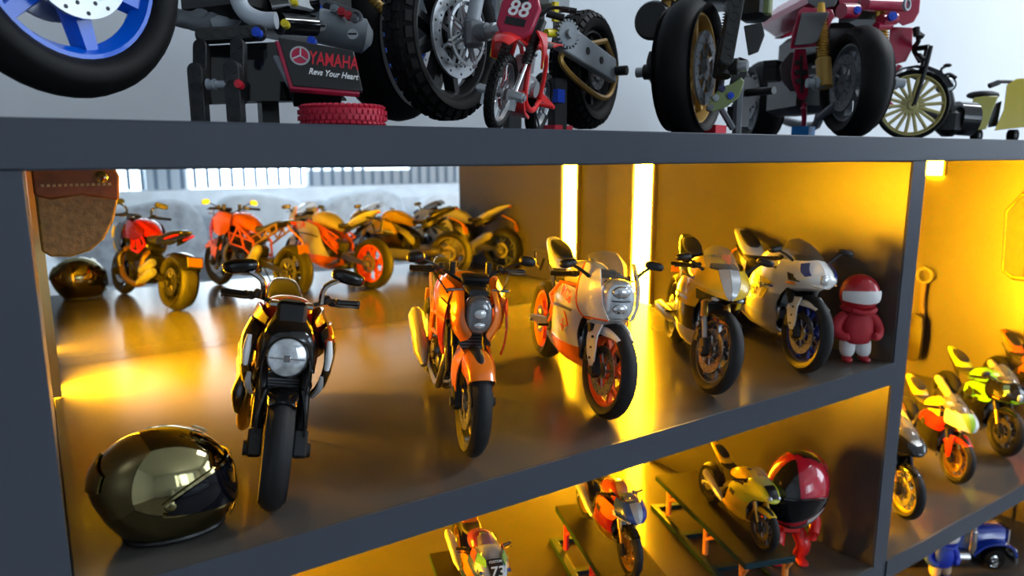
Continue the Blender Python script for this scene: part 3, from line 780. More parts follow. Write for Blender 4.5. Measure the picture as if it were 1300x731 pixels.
# ---------------------------------------------------------------- bike 2: orange naked
def naked():
    ZK[0] = .86
    G = G12*1.0; YK[0] = .80
    rt = place('model_motorcycle', 'orange naked motorcycle model with small smoked headlight, second from the gold helmet', .640, 1.115, -.555, 20, 4, G, MODELS)
    T = steerT(0, .3, 1); L = 1.48; RR = .31
    wheel(rt, 'front_wheel', 0, .30, .125, .222, satin, G, T, 5, 'twin')
    wheel(rt, 'rear_wheel', -L, RR, .20, .22, satin, G, None, 5, 'twin', dsides=(-1,), rimw=.075)
    fork(rt, G, T, fy=.11, L=.68, upper=satin, lower=satin, r_up=.030, r_lo=.026)
    fender(rt, 'front_fender', G, T, 0, .30, .20, 42, 150, orange, skirt=.11, tip=.7)
    b = B(T)
    for s in (-1, 1):
        b.grid([[(.03, s*.085, .62), (-.07, s*.10, .64), (-.14, s*.10, .60)], [(.03, s*.125, .52), (-.06, s*.14, .53), (-.12, s*.135, .50)], [(.02, s*.13, .40), (-.04, s*.14, .40), (-.09, s*.135, .39)], [(.0, s*.115, .32), (-.03, s*.12, .32), (-.06, s*.12, .32)]], .010)
    mk('fork_guard', b, orange, rt, G, sub=1)
    # headlight: smoked, tall egg shape in split orange mask
    b = B(T); c = Vector((-.02, 0, .86))
    b.sel([(-.12, .86, .06, .09, 2.4), (-.04, .86, .10, .125, 2.6), (.02, .855, .098, .122, 2.6), (.045, .85, .08, .10, 2.6), (.052, .845, .05, .07, 2.4)], 20)
    hl = mk('headlight', b, lensd, rt, G, sub=1, label='smoked headlight lens')
    b = B(T)
    b.sel([(.035, .87, .055, .040, 2.2), (.058, .87, .045, .03, 2.2)], 16); b.sel([(.035, .80, .05, .025, 2.2), (.060, .80, .04, .018, 2.2)], 16); mk('reflector', b, lens, hl, G, sub=1)
    b = B(T)
    rows = [[(-.10, .115, 1.0), (-.02, .085, .985), (-.05, .16, .97)],
            [(.02, .10, .93), (.035, .118, .90), (-.06, .175, .89)],
            [(.04, .088, .82), (.04, .118, .79), (-.04, .165, .77)],
            [(.045, .045, .735), (.035, .07, .71), (-.02, .105, .67)]]
    rows = [[(-.06, .09, .99), (-.08, .13, .985), (-.12, .16, .96)], [(.02, .10, .92), (.0, .135, .90), (-.07, .175, .87)], [(.035, .095, .83), (.015, .13, .79), (-.05, .16, .76)], [(.045, .045, .745), (.03, .065, .71), (-.02, .10, .68)]]
    b.grid(rows, .008, both=True); mk('headlight_mask', b, orange, rt, G, sub=1)
    b = B(T); b.sel([(-.17, .99, .08, .03, 3), (-.10, 1.0, .085, .032, 3), (-.02, .985, .07, .022, 3)]); b.box((-.14, 0, 1.055), (.07, .19, .055), Ry(30), ch=.012); ins = mk('instrument_pod', b, black, rt, G)
    b = B(T); b.box((-.175, 0, 1.063), (.004, .14, .04), Ry(-60)); mk('display_glass', b, lensd, ins, G)
    bars(rt, G, T, 1.04, -.25, .40, rise=.045, sweep=.10)
    for s in (-1, 1):
        mirror(rt, G, T, (-.28, s*.20, 1.08), (-.24, s*.28, 1.13), (-.24, s*.40, 1.165), (.062, .034), black, black, Rx(s*-8))
        b = B(T); b.tube([(-.06, s*.10, 1.0), (-.05, s*.15, 1.0)], .006, 6, False); b.ell((-.045, s*.185, 1.0), (.016, .036, .011)); mk('turn_indicator', b, lensd, rt, G)
        b = B(T); b.cyl((-.28, s*.13, 1.06), (-.28, s*.13, 1.14), .024, .026, 12); mk('fluid_reservoir', b, black, rt, G)
    b = B(); b.sel(tanksec(-.30, -.88, .93, .16, .12, .12)); mk('fuel_tank', b, orange, rt, G, sub=1)
    # tank wings: orange with a red front edge
    for s in (-1, 1):
        b = B(); b.grid([[(-.12, s*.14, 1.01), (-.28, s*.19, 1.04), (-.5, s*.18, 1.01)], [(-.09, s*.19, .92), (-.26, s*.245, .93), (-.5, s*.215, .90)], [(-.12, s*.205, .81), (-.27, s*.235, .81), (-.46, s*.195, .80)], [(-.17, s*.20, .72), (-.26, s*.21, .70), (-.36, s*.19, .72)]], .010)
        tw = mk('tank_wing', b, orange, rt, G, sub=1)
        b = B(); b.grid([[(-.07, s*.195, .90), (-.16, s*.235, .93)], [(-.06, s*.215, .78), (-.15, s*.245, .80)], [(-.08, s*.215, .66), (-.13, s*.235, .66)], [(-.10, s*.20, .57), (-.13, s*.205, .56)]], .012); mk('wing_edge', b, red, tw, G, sub=1)
    tr = [((-.28, .08, .90), (-.46, .17, .60)), ((-.46, .17, .60), (-.62, .17, .86)), ((-.28, .08, .90), (-.62, .17, .86)), ((-.34, .12, .76), (-.60, .17, .72)), ((-.62, .17, .86), (-.74, .17, .56)), ((-.46, .17, .60), (-.74, .17, .56)), ((-.62, .17, .86), (-.90, .15, .66)), ((-.74, .17, .56), (-.92, .15, .42)), ((-.90, .15, .66), (-.92, .15, .42)), ((-.60, .17, .72), (-.90, .15, .66))]
    trellis(rt, G, tr, orangef, .016)
    trellis(rt, G, [((-.86, .14, .72), (-1.28, .11, .92)), ((-.88, .15, .60), (-1.30, .11, .84)), ((-1.28, .11, .92), (-1.30, .11, .84)), ((-.98, .14, .77), (-1.05, .13, .70)), ((-1.05, .13, .70), (-1.16, .12, .86)), ((-1.16, .12, .86), (-1.20, .12, .78))], goldm, .014, 'sub_frame')
    radiator(rt, G, -.27, .58, .25, .34, -16)
    engine(rt, G, -.66, .43, dsteel, satin, vee=True)
    swing(rt, G, -.92, .40, -L, RR, dsteel, w=.14, single=False)
    b = B(); b.sel([(-.80, .83, .07, .05, 3), (-.92, .82, .13, .05, 3), (-1.06, .84, .14, .05, 3), (-1.18, .90, .11, .05, 3), (-1.32, .95, .09, .035, 3)]); mk('seat', b, seatm, rt, G, sub=1)
    b = B(); b.sel([(-1.16, .87, .10, .04, 2.6), (-1.30, .92, .10, .045, 2.6), (-1.44, .965, .07, .03, 2.5), (-1.50, .98, .03, .01, 2.5)]); tl = mk('tail_cover', b, gloss, rt, G, sub=1)
    b = B(); b.box((-1.49, 0, .95), (.02, .08, .03), ch=.004); mk('tail_light', b, redl, tl, G)
    b = B(); b.tube([(-1.38, 0, .90), (-1.62, 0, .74), (-1.66, 0, .66)], .012, 6); b.box((-1.67, 0, .62), (.01, .18, .12), Ry(12), ch=.003); mk('number_plate', b, amberl, rt, G)
    b = B()
    b.tube([(-.44, -.06, .66), (-.32, -.12, .55), (-.33, -.16, .36), (-.50, -.15, .24), (-.85, -.14, .24), (-.98, -.16, .34)], .028, 10)
    b.tube([(-.44, .06, .66), (-.31, .04, .52), (-.36, -.06, .30), (-.60, -.10, .22), (-.85, -.12, .24)], .028, 10)
    ex = mk('exhaust_header', b, steel, rt, G)
    p0 = Vector((-.86, -.21, .30)); p1 = Vector((-1.12, -.255, .60)); u = p1-p0
    b = B(); b.tube([p0-u*.12, p0, p0+u*.15, p0+u*.92, p1], [.03, .045, .072, .068, .05], 18, False); b.cyl(p1, p1+u*.05, .036, n=14); mk('silencer', b, silverp, ex, G, label='angled silver silencer'); 
    pegs(rt, G); stand(rt, G)
    b = B(T)
    for s in (-1, 1): b.tube([(-.26, s*.28, 1.08), (-.14, s*.20, .98), (-.12, s*.10, .80), (-.06, s*.09, .50)], .006, 5)
    mk('brake_hose', b, black, rt, G)
    return rt
naked()

# ---------------------------------------------------------------- sport bikes (fully faired)
def sport(cfg):
    ZK[0] = cfg.get('zk', .86); G = cfg['G']; YK[0] = cfg.get('yk', .86); T = steerT(0, .3, cfg.get('steer', 0)); L = cfg.get('L', 1.42); RR = .315; hi = cfg.get('hi', True)
    rt = place('model_motorcycle', cfg['label'], *cfg['pos'], cfg['head'], cfg.get('lean', 5), G, cfg.get('group', MODELS))
    body, belly, nose = cfg['body'], cfg['belly'], cfg['nose']
    kind = cfg['kind']
    wheel(rt, 'front_wheel', 0, .30, .125, .222, cfg['rim'], G, T, cfg.get('ns', 5), cfg.get('wstyle', 'Y'), hi=hi, disc_m=cfg.get('disc', steel))
    wheel(rt, 'rear_wheel', -L, RR, .19, .222, cfg['rim'], G, None, cfg.get('ns', 5), cfg.get('wstyle', 'Y'), dsides=(-1,), disc=.11, rimw=.07, hi=hi)
    fork(rt, G, T, fy=.11, L=.64, upper=cfg.get('fork_u', satin), lower=cfg.get('fork_l', goldm), split=.30, cal=cfg.get('cal', satin))
    fender(rt, 'front_fender', G, T, 0, .30, .165, 60, 145, cfg['fender'], skirt=.06, tip=.5)
    if cfg.get('guard'):
        b = B(T)
        for s in (-1, 1): b.grid([[(-.03, s*.09, .64), (-.16, s*.10, .62)], [(.0, s*.14, .56), (-.13, s*.14, .52)], [(.01, s*.145, .42), (-.09, s*.145, .40)], [(.0, s*.14, .33), (-.05, s*.14, .32)]], .012)
        g = mk('fork_guard', b, cfg['fender'], rt, G, sub=1)
        b = B(T)
        for s in (-1, 1):
            for zz in (.38, .46, .54): b.cyl((-.045, s*.14, zz), (-.045, s*.152, zz), .010, n=8)
        mk('guard_bolt', b, black, g, G)
    engine(rt, G, -.64, .43, dsteel, satin)
    swing(rt, G, -.94, .40, -L, RR, cfg.get('swing', steel), w=.14)
    radiator(rt, G, -.36, .58, .26, .30, -14)
    if hi: pegs(rt, G, -.95, .38)
    stand(rt, G)
    # frame spars
    b = B()
    for s in (-1, 1): b.grid([[(-.28, s*.08, .90), (-.50, s*.16, .84), (-.75, s*.17, .72), (-.92, s*.14, .56)], [(-.28, s*.08, .80), (-.50, s*.165, .74), (-.75, s*.175, .62), (-.94, s*.145, .38)]], .02)
    mk('frame_spar', b, cfg.get('spar', dsteel), rt, G, sub=1)
    # tank
    b = B(); b.sel(tanksec(-.36, -.88, .92, .165, .125, .12)); tk = mk('fuel_tank', b, cfg.get('tank', body), rt, G, sub=1)
    b = B(); b.cyl((-.50, 0, 1.035), (-.505, 0, 1.055), .035, n=14); mk('filler_cap', b, black, tk, G)
    # rider seat and tail
    b = B(); b.sel([(-.82, .83, .07, .04, 3), (-.92, .82, .13, .04, 3), (-1.04, .84, .14, .04, 3), (-1.12, .88, .11, .04, 3)]); mk('seat', b, seatm, rt, G, sub=1)
    tz = cfg.get('tail', .0)
    b = B(); b.sel([(-.98, .82, .10, .04, 2.8), (-1.10, .88+tz*.3, .125, .06, 2.8), (-1.25, .965+tz*.6, .12, .055, 2.6), (-1.42, 1.03+tz, .085, .04, 2.4), (-1.52, 1.06+tz*1.1, .045, .02, 2.2)]); tl = mk('tail_cover', b, cfg.get('tailc', body), rt, G, sub=1)
    b = B(); b.sel([(-1.08, .945+tz*.3, .06, .02, 3), (-1.16, .985+tz*.5, .10, .026, 3), (-1.32, 1.045+tz*.8, .085, .02, 3), (-1.38, 1.06+tz, .05, .012, 3)]); mk('pillion_pad', b, seatm, tl, G, sub=1)
    b = B(); b.box((-1.50, 0, 1.035+tz), (.02, .07, .025), ch=.004); mk('tail_light', b, redl, tl, G)
    b = B(); b.grid([[(-1.02, .10, .80), (-1.2, .10, .87), (-1.38, .07, .95)], [(-1.0, .12, .70), (-1.15, .10, .79), (-1.34, .05, .92)]], .01, both=True); mk('under_tail', b, black, tl, G)
    if cfg.get('plate', True):
        b = B(); b.tube([(-1.38, 0, .93), (-1.56, 0, .84), (-1.62, 0, .76)], .012, 6); b.box((-1.63, 0, .72), (.01, .17, .12), Ry(12), ch=.003); mk('number_plate', b, amberl, rt, G)
    # side fairing
    wf = cfg.get('fw', .0)
    rows = [[(-.02, .135, .83), (-.20, .205+wf, .86), (-.42, .235+wf, .86), (-.60, .215, .80)],
            [(-.12, .150, .74), (-.24, .225+wf, .74), (-.44, .25+wf, .74), (-.66, .225, .72)],
            [(-.22, .165, .62), (-.30, .23, .62), (-.48, .245, .62), (-.68, .22, .62)],
            [(-.27, .165, .50), (-.36, .22, .50), (-.54, .23, .50), (-.74, .205, .48)],
            [(-.30, .13, .38), (-.40, .18, .38), (-.58, .20, .37), (-.80, .18, .36)]]
    cut = cfg.get('cut', 5)
    for s in (-1, 1):
        rs = [[(p[0], s*p[1], p[2]) for p in r] for r in rows]
        b = B(); b.grid(rs[:3], .010); f1 = mk('side_fairing', b, cfg.get('side', body), rt, G, sub=2)
        b = B(); b.grid(rs[2:], .010); f2 = mk('lower_fairing', b, cfg.get('side2', cfg.get('side', body)), rt, G, sub=2)
        b = B(); b.grid([[(-.30, s*.13, .38), (-.42, s*.185, .38), (-.60, s*.205, .37), (-.84, s*.18, .36), (-1.02, s*.12, .34)], [(-.33, s*.10, .28), (-.44, s*.15, .26), (-.62, s*.165, .25), (-.86, s*.14, .26), (-1.00, s*.10, .28)], [(-.36, s*.01, .22), (-.46, s*.03, .19), (-.64, s*.03, .18), (-.86, s*.03, .20), (-.98, s*.03, .24)]], .010)
        mk('belly_pan', b, belly, rt, G, sub=2)
        if cfg.get('stripe'):
            b = B(); b.grid([[(-.235, s*.236, .70), (-.44, s*.262, .695), (-.64, s*.238, .66)], [(-.25, s*.238, .68), (-.44, s*.2635, .672), (-.65, s*.2375, .635)]], .004); mk('stripe', b, cfg['stripe'], f1, G, sub=1)
        if cfg.get('vent', True):
            b = B(); b.grid([[(-.46, s*.262, .69), (-.60, s*.240, .69)], [(-.50, s*.256, .60), (-.64, s*.232, .61)]], .006); mk('fairing_vent', b, decalk, f1, G)
    # inner dark fairing
    b = B(); b.grid([[(-.10, .10, .80), (-.26, .10, .80)], [(-.24, .12, .60), (-.34, .12, .60)], [(-.32, .10, .42), (-.40, .10, .42)]], .02, both=True); mk('inner_panel', b, black, rt, G)
    # nose
    nx = .12 if kind != 'rc' else .06
    if kind == 'rc':
        # two tall flat white plates with the stacked headlight between them
        for s in (-1, 1):
            b = B(); b.grid([[(-.02, s*.13, 1.06), (-.11, s*.168, 1.08), (-.17, s*.178, 1.08)], [(.04, s*.135, .93), (-.07, s*.195, .94), (-.17, s*.218, .92)], [(.065, s*.12, .80), (-.04, s*.192, .79), (-.15, s*.225, .77)], [(.08, s*.075, .70), (-.0, s*.145, .70), (-.09, s*.19, .69)]], .010)
            n = mk('nose_panel', b, nose, rt, G, sub=1)
            b = B(); b.tube([(-.178, s*.184, 1.075), (-.178, s*.224, .92), (-.158, s*.231, .77), (-.094, s*.196, .685), (-.0, s*.152, .693), (.078, s*.08, .695)], .006, 6); mk('nose_edging', b, neono, n, G)
            text('lettering', 'RACING', .03, decalk, n, G, (-.04, s*.188, .99), basis((-s*.92, s*.38 if s > 0 else .38, 0), Vector((0, 0, 1)), (0.38, s*.92, 0)) if s > 0 else basis(Vector((.92, -.38, 0)) , Vector((0, 0, 1)), Vector((-.38, -.92, 0))*1), .0004)
        b = B(); b.sel([(-.10, .84, .10, .16, 3), (.02, .845, .125, .15, 3), (.07, .835, .112, .14, 3), (.085, .83, .085, .11, 2.6)], 20); hl = mk('headlight', b, lens, rt, G, sub=1, label='tall stacked clear headlight')
        b = B(); b.sel([(.06, .905, .08, .055, 2.1), (.099, .905, .07, .048, 2.1)], 18); b.sel([(.06, .785, .07, .045, 2.1), (.099, .785, .06, .038, 2.1)], 18); mk('reflector_bowl', b, chrome, hl, G, sub=1)
        b = B(); b.tube([(.088, -.07, .845), (.10, 0, .842), (.088, .07, .845)], .004, 5); mk('reflector_divider', b, black, hl, G)
        b = B(); b.grid([[(.05, .0, .70), (.03, .05, .70), (-.04, .13, .69)], [(-.06, 0, .63), (-.08, .06, .63), (-.13, .15, .64)]], .01, both=True); mk('chin', b, nose, rt, G, sub=1)
        scr = [[(-.0, 0, 1.0), (-.01, .055, .998), (-.05, .10, .985)], [(-.10, 0, 1.09), (-.11, .08, 1.085), (-.15, .135, 1.06)], [(-.24, 0, 1.16), (-.25, .08, 1.15), (-.27, .13, 1.12)]]
    else:
        ns_ = {'r1': [(-.34, .90, .20, .14, 3), (-.20, .91, .205, .13, 3), (-.06, .90, .185, .105, 3.2), (.05, .87, .14, .075, 3), (.11, .84, .085, .045, 2.6), (.135, .825, .04, .02, 2.4)],
               'gsx': [(-.34, .90, .20, .15, 2.6), (-.20, .91, .20, .14, 2.6), (-.06, .90, .18, .12, 2.5), (.05, .87, .145, .10, 2.4), (.12, .83, .10, .075, 2.3), (.155, .81, .05, .035, 2.2)],
               'bmw': [(-.34, .92, .21, .13, 2.8), (-.20, .92, .21, .125, 2.8), (-.06, .905, .19, .105, 3), (.05, .875, .16, .08, 3), (.13, .84, .11, .05, 2.6), (.165, .82, .05, .02, 2.4)]}[cfg.get('nshape', 'r1')]
        b = B()
        if kind == 'r1':
            b.grid([[(.02, .078, 1.0), (-.06, .14, 1.0), (-.17, .17, 1.0)], [(.10, .075, .935), (.02, .158, .93), (-.14, .205, .93)], [(.152, .050, .85), (.08, .152, .862), (-.10, .222, .865)], [(.162, .010, .785), (.10, .125, .81), (-.08, .215, .83)]], .010, both=True)
        elif kind == 'gsx':
            b.grid([[(.0, 0, 1.0), (-.04, .10, .98), (-.26, .16, .96)], [(.09, 0, .94), (.03, .135, .915), (-.24, .215, .89)], [(.145, 0, .85), (.08, .145, .825), (-.20, .235, .79)], [(.12, 0, .765), (.05, .11, .75), (-.16, .20, .71)]], .010, both=True)
        else: b.sel(ns_, 20)
        n = mk('nose_fairing', b, nose, rt, G, sub=1)
        if kind in ('r1', 'gsx'):
            b = B(); b.grid([[(.145, 0, .775), (.085, .115, .80), (-.08, .205, .825)], [(.07, 0, .735), (.03, .10, .755), (-.12, .19, .765)], [(-.08, 0, .70), (-.12, .09, .70), (-.22, .16, .69)]], .01, both=True); mk('lower_nose', b, gloss if kind == 'r1' else body, n, G)
        if kind == 'r1':
            b = B(); b.grid([[(.028, 0, 1.016), (.022, .078, 1.006)], [(.112, 0, .945), (.102, .075, .935)], [(.166, 0, .85), (.154, .050, .845)], [(.174, 0, .79), (.164, .010, .785)]], .008, both=True); mk('nose_panel', b, cfg.get('npanel', silverp), n, G, label='lime centre panel' if 'npanel' in cfg else 'silver centre panel')
            for s in (-1, 1):
                b = B(); b.ell((.085, s*.095, .775), (.032, .034, .024), R=Rz(s*30)); mk('headlight', b, lens, n, G, sub=1, label='small clear round headlight')
        if kind == 'gsx':
            for s in (-1, 1):
                b = B(); b.grid([[(.035, s*.085, .985), (-.02, s*.135, .965)], [(.085, s*.115, .925), (.035, s*.163, .90)], [(.115, s*.105, .875), (.085, s*.145, .855)]], .006); mk('accent_stripe', b, bluep, n, G)
                b = B(); b.ell((-.02, s*.205, .775), (.05, .018, .012), R=Rz(-s*25)); mk('turn_indicator', b, amberl, n, G)
                b = B(); b.grid([[(.055, s*.158, .845), (-.08, s*.216, .87)], [(.05, s*.168, .80), (-.04, s*.218, .80)]], .006); mk('nose_duct', b, decalk, n, G)
                for q in ([[(-.24, s*.245, .73), (-.42, s*.262, .76)], [(-.28, s*.247, .70), (-.40, s*.258, .69)]], [[(-.44, s*.264, .75), (-.58, s*.244, .76)], [(-.42, s*.262, .64), (-.50, s*.255, .63)]], [[(-.30, s*.248, .655), (-.38, s*.256, .655)], [(-.38, s*.246, .54), (-.44, s*.250, .54)]], [[(-.54, s*.252, .60), (-.66, s*.236, .62)], [(-.52, s*.246, .55), (-.60, s*.240, .52)]]):
                    b = B(); b.grid(q, .006); mk('fairing_duct', b, decalk, n, G)
                b = B(); b.grid([[(-.36, s*.262, .70), (-.62, s*.245, .575)], [(-.36, s*.260, .68), (-.60, s*.243, .55)]], .005); mk('blue_slash', b, bluep, n, G)
        # side cheeks of the nose
        b = B()
        if kind == 'sport':
          for s in (-1, 1): b.grid([[(.02, s*.15, .90), (-.14, s*.205, .93), (-.32, s*.21, .93)], [(.06, s*.12, .83), (-.10, s*.215, .83), (-.32, s*.235, .82)], [(.02, s*.09, .77), (-.12, s*.19, .74), (-.30, s*.22, .75)]], .01)
        if kind == 'sport': mk('nose_cheek', b, cfg.get('cheek', nose), n, G, sub=1)
        for s in (-1, 1):
            b = B()
            if kind == 'r1': continue
            if cfg.get('lights', 'slit') == 'slit':
                b.tube([(.095, s*.045, .80), (.06, s*.10, .805), (-.01, s*.155, .82)], [.012, .022, .010], 10, flat=.7)
            elif cfg['lights'] == 'big':
                b.ell((.118, s*.078, .872), (.034, .044, .036), R=Rz(s*35) @ Ry(25))
            else:
                b.tube([(.145, s*.015, .855), (.14, s*.035, .80)], [.014, .012], 10, False)
            if cfg['lights'] == 'centre' and s > 0:
                b = B(); b.sel([(.08, .845, .045, .055, 3), (.148, .842, .040, .05, 3), (.162, .835, .03, .036, 2.6)], 14)
            if cfg['lights'] == 'none' or (cfg['lights'] == 'centre' and s < 0): continue
            mk('headlight', b, lens, n, G, sub=1, label='clear headlight')
        if cfg.get('panel'):
            pm, lab = cfg['panel']
            b = B(); b.grid([[(-.02, -.09, 1.01), (-.02, 0, 1.016), (-.02, .09, 1.01)], [(.07, -.085, .955), (.07, 0, .963), (.07, .085, .955)], [(.150, -.065, .872), (.152, 0, .880), (.150, .065, .872)]], .006); mk('nose_panel', b, pm, n, G, sub=1, label=lab)
        scr = [[(.05, 0, .955), (.04, .06, .95), (-.0, .11, .93)], [(-.08, 0, 1.06), (-.09, .085, 1.045), (-.13, .135, 1.0)], [(-.22, 0, 1.14), (-.23, .085, 1.12), (-.26, .13, 1.06)], [(-.33, 0, 1.17), (-.335, .07, 1.15), (-.35, .11, 1.10)]]
    b = B(); b.grid(scr, .004, both=True); mk('windscreen', b, cfg.get('screen', clear), rt, G, sub=2, label='transparent windscreen')
    b = B(); b.box((-.22, 0, .99), (.06, .16, .06), Ry(30), ch=.012); mk('instrument_pod', b, black, rt, G)
    bars(rt, G, T, .95, -.32, .33, rise=0, sweep=.10, kind='clip')
    if cfg.get('mirrors', True):
        for s in (-1, 1): mirror(rt, G, None, (-.08, s*.17, .98), (-.10, s*.25, 1.04), (-.12, s*.33, 1.075), (.068, .034), black, black, Rx(s*-10) @ Rz(s*-12), r=.012)
    # exhaust
    b = B(); b.tube([(-.44, -.08, .66), (-.33, -.11, .50), (-.38, -.10, .32), (-.7, -.12, .25), (-.95, -.15, .32)], .028, 10); ex = mk('exhaust_header', b, steel, rt, G)
    p0 = Vector((-.92, -.17, .33)); p1 = Vector((-1.32, -.24, .60 if cfg.get('can', 1) else .36)); u = p1-p0
    if kind == 'rc':
        b = B(); b.sel([(-.62, .24, .06, .05, 3), (-.72, .235, .10, .06, 3), (-.98, .25, .10, .06, 3), (-1.04, .26, .06, .04, 3)]); mk('silencer', b, dsteel, ex, G, sub=1)
        b = B(); b.tube([(-1.34, -.05, .98), (-1.55, -.10, .97), (-1.66, -.11, .94), (-1.64, -.11, .80), (-1.52, -.09, .78), (-1.47, -.08, .90)], .016, 7, False); mk('plate_hanger', b, black, rt, G)
    else:
        b = B(); b.tube([p0-u*.1, p0, p0+u*.15, p0+u*.9, p1], [.03, .04, .062, .062, .045], 16, False); b.cyl(p1, p1+u*.03, .03, n=12); mk('silencer', b, cfg.get('canm', silverp), ex, G)
    for ft in cfg.get('texts', []):
        body_, size, mm, s, loc, shear = ft
        X = Vector((-s*1.0, 0, 0)) if s > 0 else Vector((1, 0, 0))
        R = basis(X, Vector((0, 0, 1)), Vector((0, s, 0))) 
        text('lettering', body_, size, mm, rt, G, loc, R, .0006, shear)
    return rt, T
# bike 3: white / orange
rt3, T3 = sport(dict(label='white sports motorcycle model with orange wheels and a tall stacked headlight', pos=(.98, 1.12, -.555), head=21, zk=.83, lean=4, G=G12*1.0, kind='rc', body=white, side=white, side2=white, belly=orange, nose=white, rim=neono, fender=white, guard=True, tank=mat('white_paint_amber_lit', (.74, .66, .48), .25, coat=.5), fork_u=satin, fork_l=satin, stripe=dsteel, tail=.03, steer=9, canm=dsteel, vent=False, ns=5, wstyle='Y', plate=False, spar=orangef, tailc=white))  # tank cream: amber strip light put into its white
ZK[0] = .83
trellis(rt3, G12, [((-.30, .12, .86), (-.60, .20, .84)), ((-.60, .20, .84), (-.95, .16, .66)), ((-.52, .19, .80), (-.74, .19, .58)), ((-.70, .19, .80), (-.92, .16, .50)), ((-.74, .19, .58), (-.95, .16, .66)), ((-.74, .19, .58), (-.94, .16, .42))], orangef, .015)
for s in (-1, 1):
    b = B(); yy = s*.251
    pts = [(-.36, .60), (-.40, .66), (-.50, .70), (-.58, .69), (-.52, .665), (-.60, .655), (-.54, .635), (-.60, .61), (-.53, .60), (-.55, .55), (-.49, .575), (-.46, .53), (-.43, .575)]
    b.tube([(p[0]+.09, s*(.249-abs(p[0]+.42)*.13), p[1]-.035) for p in pts+[pts[0]]], .006, 5, False)
    b.tube([(-.33, s*.252, .605), (-.37, s*.252, .585), (-.34, s*.252, .565)], .005, 5, False)
    mk('beast_head_emblem', b, neono, rt3, G12, label='orange outline beast-head emblem')
ZK[0] = .83; YK[0] = .86; text('lettering', 'RC8', .115, neono, rt3, G12, (-.32, -.256, .80), basis((1, 0, -.12), (.12, 0, 1), (0, -1, 0)), .0008, .25)
ZK[0] = .83; YK[0] = .86; text('lettering', 'RC8', .115, neono, rt3, G12, (-.32, .256, .80), basis((-1, 0, .12), (.12, 0, 1), (0, 1, 0)), .0008, .25)
# bike 4: yellow body colour has the strips' amber light put in
sport(dict(label='yellow sports motorcycle model with silver nose panel and black front fender', pos=(1.295, 1.10, -.555), head=36, zk=.81, lean=4, G=G12*.98, kind='r1', nshape='r1', lights='slit', body=yellowp, side=yellowp, side2=gloss, belly=silverp, can=0, canm=steel, nose=yellowp, cheek=yellowp, rim=dsteel, fender=gloss, tank=yellowp, fork_u=goldm, fork_l=silverp, tail=.04, stripe=silverp, tailc=gloss, wstyle='Y', steer=20,
      texts=[('R1', .09, decalk, -1, (-.26, -.262, .785), .2), ('R1', .09, decalk, 1, (-.26, .262, .785), .2)]))
# bike 5
sport(dict(label='white sports motorcycle model with blue front wheel beside the toy figure', pos=(1.622, 1.09, -.555), head=28, zk=.80, lean=4, G=G12*.98, kind='gsx', nshape='gsx', lights='centre', body=white, side=white, side2=silverp, belly=silverp, nose=white, cheek=white, rim=dblue, fender=white, guard=True, tank=white, fork_u=satin, fork_l=satin, tail=.05, stripe=bluep, screen=smoke, steer=5, tailc=white,
      texts=[]))
ZK[0] = 1.0; YK[0] = 1.0
# ================================================================ HELMETS (unit: helmet half length = 1)
def hsurf(az, el, k=1.0):
    """full-face helmet outer surface; az 0 = front (+x), el up"""
    ca, sa, ce, se = cos(az), sin(az), cos(el), sin(el)
    fr = max(0, ca); bk = max(0, -ca)
    h = ce if se > 0 else max(ce, 0)**.55
    low = max(0, -se)
    x = (1.0+.16*fr*low-.22*bk*low)*h*ca; y = .76*h*sa*(1-.08*low); z = .88*se
    x += .05*fr*max(0, se)*0
    z = max(z, -.74-.05*fr)
    p = Vector((x, y, z))
    return p*k
def hpatch(b, a0, a1, e0, e1, off=1.02, n=24, m=8, th=.02):
    """patch between azimuth a0..a1 (deg); e0,e1 functions of t in 0..1 (deg)"""
    rows = []
    for i in range(m+1):
        r = []
        for j in range(n+1):
            t = j/n; az = radians(a0+(a1-a0)*t); lo, hi = e0(t), e1(t); el = radians(lo+(hi-lo)*i/m)
            r.append(hsurf(az, el, off))
        rows.append(r)
    b.grid(rows, -th, up=1)
